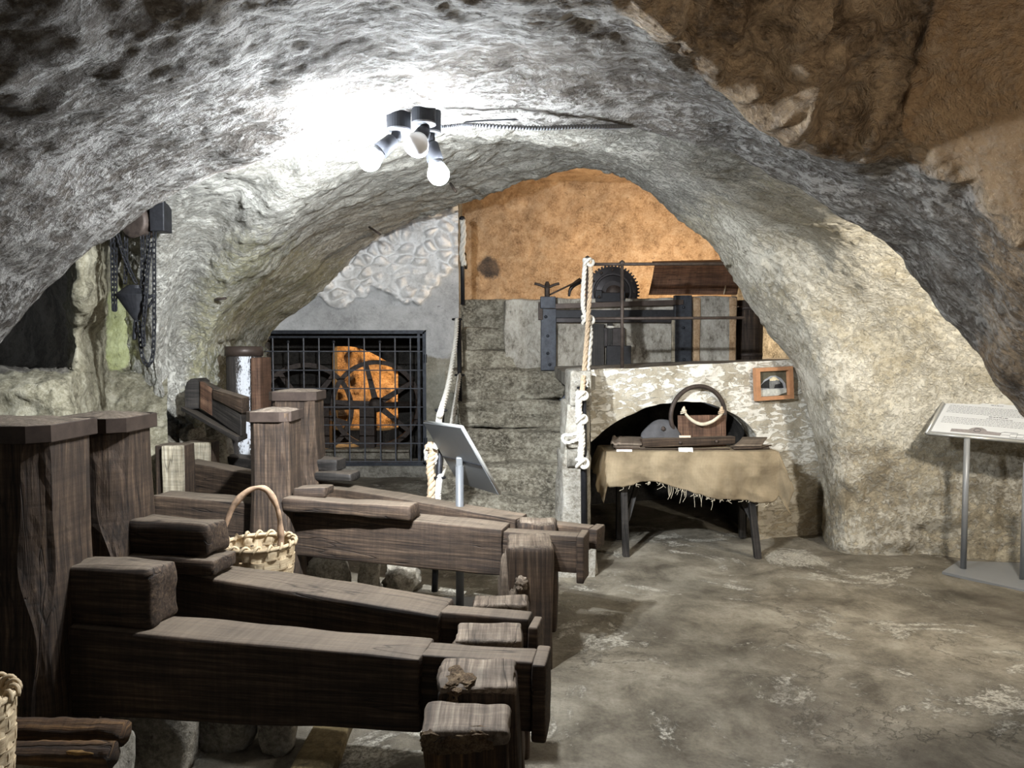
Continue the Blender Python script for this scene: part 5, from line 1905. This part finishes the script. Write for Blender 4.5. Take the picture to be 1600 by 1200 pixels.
# left handrail: three posts
pa0, pa1 = Vector((P(679, 935, 4.6).x, 4.6, 0)), P(690, 640, 4.62)
pA = thing('rope_post', 'dark iron rope post nearest the tilted information stand, standing on the floor', 'post', pa0)
obj('tube', tube([pa0, pa1], 0.020, 12), M['blackiron'], pA, True)
for py_ in (641, 746):
    c = P(689 if py_ < 700 else 687, py_, 4.6)
    obj('ring', tube([c + Vector((0.032 * math.cos(a), 0.032 * math.sin(a), 0)) for a in [2 * PI * k / 16 for k in range(16)]], 0.009, 8, closed=True), M['blackiron'], pA, True)
pb0, pb1 = P(719, 662, 7.1), P(717, 497, 7.1)
pb0.z = 0.8
pB = thing('rope_post', 'dark iron rope post against the corner of the gate wall, halfway up the stairs', 'post', pb0)
obj('tube', tube([pb0, pb1], 0.022, 12), M['blackiron'], pB, True)
for px_, py_ in ((714, 499), (718, 586)):
    c = P(px_, py_, 7.07)
    obj('ring', tube([c + Vector((0.04 * math.cos(a), 0.04 * math.sin(a), 0)) for a in [2 * PI * k / 16 for k in range(16)]], 0.011, 8, closed=True), M['blackiron'], pB, True)
pc0, pc1 = P(723, 476, 7.9), P(722, 341, 7.9)
pC = thing('rope_post', 'dark iron rope post at the head of the stairs, against the ochre wall', 'post', pc0)
obj('tube', tube([pc0, pc1], 0.022, 12), M['blackiron'], pC, True)
obj('ball', lathe([(0.01, -0.03), (0.03, -0.015), (0.034, 0.0), (0.02, 0.02)], pc1, (0, 0, 1), 12), M['blackiron'], pC, True)
o = obj('wrapped_rope', rope([P(723, 344, 7.85), P(724, 370, 7.85), P(722, 395, 7.85), P(725, 415, 7.85)], 0.032), M['rope'], None, True, origin=P(723, 415, 7.85))
tag(o, 'white rope wrapped along the rope post against the ochre wall', 'rope')
o = obj('handrail_rope', rope([P(714, 499, 7.03), P(712, 530, 6.6), P(707, 565, 6.1), P(700, 605, 5.4), P(690, 640, 4.6), P(686, 655, 4.55), P(683, 690, 4.56), P(680, 700, 4.56)], 0.021), M['rope'], None, True, origin=P(700, 640, 5))
tag(o, 'upper white handrail rope running from the gate wall corner down to the floor post', 'rope', 'ropes of the left handrail')
o = obj('handrail_rope', rope([P(718, 586, 7.03), P(713, 620, 6.4), P(706, 665, 5.6), P(697, 720, 4.9), P(688, 745, 4.6), P(685, 765, 4.56), P(683, 800, 4.56)], 0.021), M['rope'], None, True, origin=P(700, 745, 5))
tag(o, 'lower white handrail rope running behind the tilted panel to the floor post', 'rope', 'ropes of the left handrail')
tb_ = thing('rope_hank', 'thick hank of mottled brownish rope hanging on the floor post by the gate', 'rope', P(673, 785, 4.62))
obj('braid', rope([P(669, 700, 4.62), P(674, 697, 4.60), P(677, 706, 4.6), P(672, 730, 4.6), P(675, 755, 4.6), P(672, 790, 4.6), P(673, 815, 4.6)], 0.030, turns=6), M['ropetan'], tb_, True)
obj('loop', rope([P(667, 720, 4.64), P(666, 703, 4.62), P(671, 696, 4.6), P(679, 699, 4.6), P(681, 712, 4.6), P(678, 725, 4.6)], 0.016), M['rope'], tb_, True)

# ------------------------------------------------------------------ iron press on the platform
PD = 7.3
pr = thing('iron_press', 'black iron press frame standing against the plastered wall on the platform', 'press', (P(962, 570, PD).x, PD, 1.32))


def plate(px, d, thick=0.06, **kw):
    x0, x1 = P(px[0], 600, d).x, P(px[2], 600, d).x
    z0, z1 = P(0, px[3], d).z, P(0, px[1], d).z
    return box(x0, x1, d, d + thick, z0, z1, axis=2 if z1 - z0 > x1 - x0 else 0, seg=0.08, amp=0.002, r=0.006, **kw)


def rivets(pts, d, r=0.016):
    return join(*[lathe([(r, 0), (r * 0.8, 0.008), (0.004, 0.013)], P(a, b, d), (0, -1, 0), 8) for a, b in pts])


o = obj('upright', plate((845, 465, 869, 579), PD, 0.08), M['castiron'], pr)
obj('rivets', rivets([(853, 495), (856, 525), (856, 552), (859, 570), (854, 478)], PD - 0.001), M['castiron'], o, True)
o = obj('upright', plate((1053, 461, 1080, 566), PD, 0.08), M['castiron'], pr)
obj('rivets', rivets([(1068, 480), (1068, 512), (1067, 545), (1069, 562)], PD - 0.001), M['castiron'], o, True)
a, b = P(858, 480, PD - .02), P(1066, 473, PD - .02)
obj('strap', hexa(corners(P(852, 483, PD - .025), P(1068, 476, PD - .025), (0, 0.02, 0), 0.050), seg=0.1, r=0.003, amp=0.001), M['band'], pr)
obj('crossbeam', plate((868, 484, 1054, 497), PD + 0.01, 0.06), M['blackiron'], pr)
obj('lower_crossbeam', plate((868, 494, 1052, 504), PD + 0.02, 0.05), M['gear'], pr)
obj('head_plate', plate((844, 463, 868, 482), PD - 0.03, 0.05), M['castiron'], pr)
obj('side_batten', plate((841, 472, 848, 500), PD - 0.01, 0.05), M['iron'], pr)
obj('guide', plate((949, 505, 957, 575), PD + 0.02, 0.05), M['woodblack'], pr)
obj('central_block', plate((948, 540, 986, 578), PD + 0.0, 0.07), M['blackiron'], pr)
obj('plunger', plate((944, 512, 976, 542), PD + 0.03, 0.05), M['gear'], pr)
obj('left_post', plate((925, 506, 944, 578), PD + 0.05, 0.04), M['woodblack'], pr)
obj('right_batten', plate((1049, 500, 1055, 572), PD - 0.0, 0.03), M['woodpale'], pr)
rg = lathe([(0.008, 0), (0.014, 0.005)], P(956, 512, PD - .03), (0, -1, 0), 8)
obj('white_patch', rock(P(954, 511, PD - 0.01), (0.045, 0.008, 0.014), 5, 2, 0.4), M['rope'], pr, True)
sc_ = obj('screw', tube([P(855, 466, PD), P(855, 443, PD)], 0.026, 12), M['iron'], pr, True)
obj('handle', join(tube([P(835, 443, PD), P(843, 445, PD), P(855, 449, PD), P(866, 445, PD), P(874, 443, PD)], 0.014, 8, 20), lathe([(0.02, 0), (0.024, 0.02), (0.016, 0.05)], P(855, 448, PD), (0, 0, 1), 10)), M['iron'], sc_, True)
obj('tie_rod', tube([P(858, 461, PD + .05), P(908, 437, PD + .2)], 0.009, 8), M['iron'], pr, True)
# cog wheel
gc_ = P(956, 457, 7.62)
GRd = P(997, 457, 7.62).x - gc_.x
gw = thing('cog_wheel', 'large oily cog wheel rising above the iron press on the platform', 'cog wheel', (gc_.x, gc_.y, gc_.z - GRd))
obj('disc', lathe([(0.02, -0.10), (0.11, -0.10), (0.11, -0.06), (GRd * 0.62, -0.05), (GRd * 0.64, -0.075), (GRd * 0.70, -0.075), (GRd * 0.72, -0.04), (GRd * 0.97, -0.03), (GRd * 0.97, 0.05), (0.02, 0.06)], gc_, (0, 1, 0), 60), M['gear'], gw)
teeth = []
for k in range(48):
    th = 2 * PI * k / 48
    d1 = Vector((math.cos(th), 0, math.sin(th)))
    d2 = Vector((-math.sin(th), 0, math.cos(th)))
    y_ = Vector((0, 0.035, 0))
    a, b = gc_ + d1 * GRd * 0.95, gc_ + d1 * GRd * 1.045
    V = [a - d2 * .010 - y_, a + d2 * .010 - y_, a + d2 * .010 + y_, a - d2 * .010 + y_, b - d2 * .006 - y_, b + d2 * .006 - y_, b + d2 * .006 + y_, b - d2 * .006 + y_]
    teeth.append((V, [(0, 1, 2, 3), (4, 5, 6, 7), (0, 1, 5, 4), (1, 2, 6, 5), (2, 3, 7, 6), (3, 0, 4, 7)]))
obj('teeth', join(*teeth), M['gear'], gw)
obj('axle', lathe([(0.01, -0.2), (0.07, -0.2), (0.075, -0.12), (0.075, 0.1)], gc_ + Vector((0, 0, -0.01)), (0, 1, 0), 20), M['iron'], gw, True)
for k in range(12):
    obj('bolt', lathe([(0.016, 0), (0.014, 0.012)], gc_ + Vector((math.cos(2 * PI * k / 12) * GRd * 0.84, -0.036, math.sin(2 * PI * k / 12) * GRd * 0.84)), (0, -1, 0), 8), M['iron'], gw, True)
ps_ = thing('bearing_bracket', 'dark iron bearing bracket in front of the cog wheel axle', 'bracket', P(950, 470, 7.40))
obj('yoke', join(plate((930, 457, 976, 472), 7.40, 0.08), plate((930, 453, 940, 466), 7.38, 0.05), plate((968, 455, 976, 468), 7.38, 0.05)), M['blackiron'], ps_)
for q_ in ((936, 464), (973, 464)):
    obj('bolt', rivets([q_], 7.375), M['iron'], ps_, True)
# curved ratchet claw at the left of the wheel
cw = [P(889, 463, 7.6), P(891, 453, 7.6), P(897, 445, 7.6), P(908, 438, 7.6)]
o = obj('curved_claw', tube(cw, lambda f: 0.012 + 0.02 * f, 8, 20), M['gear'], None, True, origin=P(895, 463, 7.6))
tag(o, 'curved dark iron claw left of the cog wheel', 'claw')
# hood, plaster box and drum
hd = thing('wooden_hood', 'curved reddish brown hood leaning behind the railing, right of the cog wheel', 'hood', P(1065, 460, 7.9))
hz_ = []
V, Fc, Gc = [], [], []
L0_, R0_ = P(1014, 459, 7.7), P(1152, 459, 7.7)
L1_, R1_ = P(1027, 405, 8.0), P(1160, 402, 8.0)
nh = 24
for i in range(nh + 1):
    f = i / nh
    for j in range(25):
        s = j / 24
        p = L0_.lerp(R0_, s).lerp(L1_.lerp(R1_, s), f)
        bow = math.sin(f * PI) * 0.05 + (0.0 if f < 0.85 else -(f - 0.85) * 0.25)
        p = p + Vector((-math.sin(f * PI * 0.5) * 0.02, -bow, 0)) + Vector((0, (f > 0.9) * (f - 0.9) * 1.5, 0))
        V.append(p)
        Gc.append(Vector((s, f * 0.4, 0)))
for i in range(nh):
    for j in range(24):
        Fc.append((i * 25 + j, i * 25 + j + 1, (i + 1) * 25 + j + 1, (i + 1) * 25 + j))
o = obj('sheet', (V, Fc, Gc), M['woodred'], hd, True)
md = o.modifiers.new('thickness', 'SOLIDIFY')
md.thickness = 0.03
obj('pale_edge', tube([P(1131, 460, 7.66), P(1134, 446, 7.68)], 0.007, 6), M['woodpale'], hd)
pbx = thing('plastered_box', 'plastered masonry block with brown stained edges, right of the iron press', 'block', (P(1118, 560, 7.3).x, 7.45, 1.35))
obj('body', box(P(1086, 600, 7.3).x, P(1148, 600, 7.3).x, 7.3, 7.75, 1.34, P(1118, 463, 7.3).z, axis=2, seg=0.05, amp=0.012, seed=181, r=0.015), M['stained'], pbx, True)
for a_, b_ in ((1083, 1094), (1139, 1150)):
    obj('brown_edge', box(P(a_, 600, 7.28).x, P(b_, 600, 7.28).x, 7.285, 7.34, 1.34, P(1118, 465, 7.3).z, axis=2, seg=0.05, amp=0.006, seed=183, r=0.01), M['orange'], pbx, True)
dc = P(1168, 560, 7.6)
rd_ = P(1190, 560, 7.6).x - dc.x
dm = thing('wooden_drum', 'dark brown upright wooden drum beside the plastered block', 'drum', (dc.x, dc.y, 1.38))
dzt = P(1168, 470, 7.6).z
obj('staves', lathe([(rd_, 1.40), (rd_ * 1.02, 1.7), (rd_, dzt)], (dc.x, dc.y, 0), (0, 0, 1), 28), M['wood'], dm, False)
for zz_ in (1.47, dzt - 0.08):
    obj('hoop', lathe([(rd_ * 1.0, zz_ - 0.02), (rd_ * 1.03, zz_ - 0.02), (rd_ * 1.03, zz_ + 0.02), (rd_ * 1.0, zz_ + 0.02)], (dc.x, dc.y, 0), (0, 0, 1), 28, cap=False), M['iron'], dm, True)

# ------------------------------------------------------------------ chain hoist
HD = 4.45
ch = thing('chain_hoist', 'rusty chain hoist with a pointed scoop, hanging from the vault at the left', 'chain hoist', P(215, 345, HD))
pc = P(216, 352, HD)
o = obj('pulley', lathe([(0.03, -0.05), (0.085, -0.05), (0.10, -0.045), (0.085, 0.0), (0.10, 0.045), (0.085, 0.05), (0.03, 0.05)], pc + Vector((0, 0, 0.02)), (0.35, 0.93, 0.05), 32), M['iron'], ch, True)
obj('bracket', join(box(P(240, 340, HD).x, P(262, 340, HD).x, HD - 0.05, HD + 0.06, P(0, 363, HD).z, P(0, 312, HD).z, axis=2, seg=0.05, amp=0.004, r=0.006),
                    tube([P(250, 345, HD), pc + Vector((-0.02, 0.05, 0.02))], 0.016, 8)), M['blackiron'], ch)


def chain(pts, pitch=0.030, lw=0.0105, wr=0.0046):
    c = crom(pts, 400)
    acc, out, last = 0, [c[0]], c[0]
    for i in range(1, len(c)):
        acc += (c[i] - c[i - 1]).length
        if acc >= pitch:
            out.append(c[i])
            acc = 0
    geos = []
    for i in range(len(out) - 1):
        a, b = out[i], out[i + 1]
        t = (b - a).normalized()
        s = t.cross(Vector((0.3, 0.9, 0.2))).normalized()
        if i % 2:
            s = t.cross(s)
        m = (a + b) / 2
        hl = pitch * 0.5 + wr * 1.2
        lk = []
        for k in range(12):
            th = 2 * PI * k / 12
            yy = math.cos(th)
            lk.append(m + t * (hl - lw) * (1 if yy > 0 else -1) * (1 if abs(yy) > 0.05 else 0) + t * lw * yy + s * lw * math.sin(th))
        geos.append(tube(lk, wr, 5, closed=True))
    return join(*geos)


CH = [[P(175, 372, HD), P(176, 440, HD), P(178, 492, HD)],
      [P(181, 372, HD), P(180.5, 430, HD), P(180, 492, HD)],
      [P(184, 366, HD - .02), P(192, 395, HD - .02), P(204, 425, HD - .02), P(214, 445, HD - .02)],
      [P(197, 370, HD), P(197, 410, HD), P(195, 450, HD)],
      [P(222, 368, HD), P(223, 400, HD), P(222, 440, HD), P(225, 480, HD - .03), P(227, 500, HD - .04)],
      [P(232, 362, HD), P(230, 395, HD), P(226, 430, HD), P(220, 450, HD)],
      [P(244, 335, HD - .03), P(241, 380, HD - .03), P(241, 460, HD - .03), P(240, 540, HD - .03), P(236, 566, HD - .03), P(229, 571, HD - .03), P(222, 555, HD - .03), P(219, 530, HD - .03), P(217, 500, HD - .04)],
      [P(237, 380, HD - .02), P(231, 420, HD - .03), P(228, 470, HD - .06), P(224, 510, HD - .06), P(225, 540, HD - .06), P(222, 520, HD - .05)]]
for c_ in CH:
    obj('chain', chain(c_), M['blackiron'], ch)
# the scoop
sx = P(205, 475, HD)
V, Fc = [], []
tip = P(210, 503, HD)
topc = P(207, 460, HD)
n = 24
prof = [(0.075, 0.065, 0.02), (0.098, 0.0, 0.02), (0.07, -0.06, 0.012), (0.03, -0.13, 0.006), (0.012, -0.17, 0)]
for (r_, h_, sh) in [(0.012, 0.058, 0.01), (0.04, 0.055, 0.01), (0.055, 0.035, 0.0), (0.10, 0.0, 0), (0.095, -0.01, 0), (0.055, -0.085, 0.01), (0.018, -0.15, 0.02), (0.008, -0.165, 0.02)]:
    for k in range(n):
        a = 2 * PI * k / n
        V.append(topc + Vector((math.cos(a) * r_ + sh, math.sin(a) * r_ * 0.6, h_)))
for i in range(7):
    for k in range(n):
        Fc.append((i * n + k, i * n + (k + 1) % n, (i + 1) * n + (k + 1) % n, (i + 1) * n + k))
Fc.append(tuple(range(n)))
Fc.append(tuple(7 * n + k for k in range(n)))
obj('scoop', (V, Fc), M['blackiron'], ch)
obj('hook_pin', tube([P(212, 500, HD), P(211, 520, HD), P(210, 531, HD)], lambda f: 0.011 + 0.003 * math.sin(f * 3), 8, 12), M['blackiron'], ch, True)
obj('side_hook', tube([P(232, 465, HD - .03), P(240, 461, HD - .03), P(239, 468, HD - .03), P(232, 480, HD - .03)], 0.008, 6, 14), M['blackiron'], ch, True)

# iron nails in the vault
GN = 'iron pins in the vault'
for (pts, lab) in (([(330 + 0, 470, 0), (0, 0, 0)], None),):
    pass
for (a, b, d, lab) in (((328, 469), (352, 466), 5.45, 'thin iron pin stuck in the rock ridge right of the chain hoist'),
                       ((577, 355), (594, 366), 6.6, 'thin iron pin in the vault above the rough white stonework'),
                       ((704, 287), (712, 299), 5.2, 'short iron pin in the vault just below the lit globe bulb')):
    o = obj('iron_pin', tube([P(a[0], a[1], d + 0.25), P((a[0] + b[0]) / 2, (a[1] + b[1]) / 2, d), P(b[0], b[1], d - 0.08)], 0.010, 7), M['iron'], None, True, origin=P(*a, d))
    tag(o, lab, 'pin', GN)

# ------------------------------------------------------------------ lamps
LD = 2.74
BULBS = []


def lamp(label, basepx, joint, sock, bulb, kind, d=LD):
    """basepx: (x0, ytop, x1, ybottom) of the mounting box; joint, sock: pixel points of the arm; bulb: (px, py, radius)"""
    x0, x1 = P(basepx[0], 200, d).x, P(basepx[2], 200, d).x
    zt, zb = P(0, basepx[1], d).z, P(0, basepx[3], d).z
    cx_ = (x0 + x1) / 2
    r_ = (x1 - x0) / 2
    t = thing('spot_lamp', label, 'lamp', (cx_, d, zb), 'lamps on the vault')
    cap_z = zt + 0.05
    obj('mount', lathe([(r_ * 0.96, 0), (r_, 0.006), (r_, cap_z - zb - 0.01), (r_ * 0.97, cap_z - zb)], (cx_, d, zb), (0, 0, 1), 28), M['lampblack'], t)
    obj('trim_ring', lathe([(r_ * 0.80, -0.004), (r_ * 1.0, -0.002), (r_ * 1.0, 0.004)], (cx_, d, zb), (0, 0, 1), 28), M['lampgrey'], t)
    j, s0, s1 = P(*joint), P(*sock[0]), P(*sock[1])
    obj('arm', tube([(cx_ * 0.5 + j.x * 0.5, d, zb), j], 0.013, 10), M['lampblack'], t, True)
    obj('joint', rock(j, (0.022, 0.020, 0.022), 2, 3, 0.0), M['lampblack'], t, True)
    dv_ = (s1 - s0)
    obj('socket', lathe([(0.018, 0.0), (0.026, 0.008), (0.028, dv_.length * 0.5), (0.031, dv_.length)], s0, dv_, 20), M['lampblack' if kind != 'globe' else 'lampblack'], t, True)
    ax = dv_.normalized()
    b = s1
    if kind == 'spot':
        obj('bulb', lathe([(0.028, -0.004), (0.040, 0.02), (0.046, 0.045), (0.043, 0.052), (0.03, 0.062), (0.01, 0.067)], b, ax, 24), M['bulboff'], t, True)
    else:
        rr = bulb
        prof = [(0.026, 0.0), (0.028, 0.010)]
        obj('bulb_collar', lathe(prof + [(0.0315, 0.022)], b, ax, 20), M['lampgrey'], t, True)
        pr_ = [(0.030, 0.020)]
        cc = 0.020 + rr * 0.80
        for k in range(1, 13):
            a = -0.75 + (PI / 2 + 0.75) * k / 12
            pr_.append((max(0.002, rr * math.cos(a)), cc + rr * math.sin(a)))
        obj('bulb', lathe(pr_, b, ax, 24), M['bulb'], t, True)
        BULBS.append((b + ax * (cc + rr + 0.012), ax))
    return t


lamp('left spot lamp on the vault, its glaring bulb pointing down to the left', (604, 184, 642, 204), (619, 213, LD), ((616, 217, LD), (594, 236, LD - .02)), 0.040, 'globe')
lamp('unlit reflector spot lamp between the two glaring bulbs on the vault', (643, 175, 681, 194), (664, 203, LD - .03), ((663, 204, LD - .03), (656, 217, LD - .06)), 0.04, 'spot', LD - 0.03)
lamp('right spot lamp on the vault, its lit globe bulb hanging straight down', (654, 186, 689, 208), (672, 216, LD + .05), ((673, 222, LD + .05), (680, 251, LD + .05)), 0.040, 'globe', LD + 0.06)
pts = [(689, 199, 2.76), (720, 196, 2.77), (745, 196, 2.78), (800, 199, 2.81), (850, 200, 2.84), (900, 198, 2.87), (950, 198, 2.91), (985, 197, 2.98)]
cpts = crom([P(*q_) for q_ in pts], 150)
o = obj('corrugated_conduit', tube(cpts, 0.0085, 8, ripple=0.22), M['lampgrey'], None, False, origin=cpts[0])
tag(o, 'thin grey corrugated conduit running right from the lamps along the vault', 'conduit')
o = obj('thin_cable', tube([P(723, 195, 2.83), P(735, 190, 2.84), P(800, 187, 2.88), P(860, 189, 2.92), P(910, 191, 2.95)], 0.003, 6, 40), M['lampblack'], None, True, origin=P(723, 195, 2.83))
tag(o, 'thin black cable running just above the corrugated conduit', 'cable')


# ------------------------------------------------------------------ light
def light(name, kind, loc, energy, col, size=0.1, target=None, spot=None):
    d = bpy.data.lights.new(name, kind)
    d.energy = energy
    d.color = col
    if kind in ('POINT', 'SPOT'):
        d.shadow_soft_size = size
    if kind == 'AREA':
        d.size = size
    o = bpy.data.objects.new(name, d)
    COL.objects.link(o)
    o.location = loc
    if target is not None:
        o.rotation_euler = (Vector(target) - Vector(loc)).to_track_quat('-Z', 'Y').to_euler()
    if spot:
        d.spot_size = spot
        d.spot_blend = 0.6
    return o


light('left_lamp_beam', 'SPOT', BULBS[0][0], 600, (0.88, 0.94, 1.0), 0.03, (-1.4, 8.0, 1.5), math.radians(135))
light('right_lamp_beam', 'SPOT', BULBS[1][0], 95, (0.92, 0.96, 1.0), 0.03, BULBS[1][0] + BULBS[1][1], math.radians(174))
light('right_chamber_lamp', 'POINT', (2.80, 3.75, 1.85), 80, (1.0, 0.94, 0.84), 0.05)
light('platform_lamp', 'POINT', (2.0, 8.35, 2.35), 110, (1.0, 0.82, 0.60), 0.06)
light('cave_lamp', 'POINT', (P(640, 600, 11.3).x + 0.10, 11.30, 1.6), 150, (1.0, 0.60, 0.25), 0.06)
light('vault_fill_spot', 'SPOT', (1.0, -0.6, 1.7), 75, (1.0, 0.85, 0.66), 0.2, (1.25, 2.3, 2.6), math.radians(100))  # unseen fill spot, added to brighten the brown vault
light('rear_fill', 'POINT', (0.6, -1.2, 2.2), 7, (1.0, 0.88, 0.72), 0.25)  # weak fill point added behind the camera, no real lamp

w = bpy.data.worlds.new('world')
SC.world = w
w.use_nodes = True
w.node_tree.nodes['Background'].inputs[0].default_value = (0.75, 0.85, 1.0, 1)
w.node_tree.nodes['Background'].inputs[1].default_value = 0.09
SC.view_settings.view_transform = 'Standard'
SC.view_settings.look = 'None'
SC.view_settings.exposure = 0.75
SC.view_settings.gamma = 1.0
SC.view_settings.use_curve_mapping = False
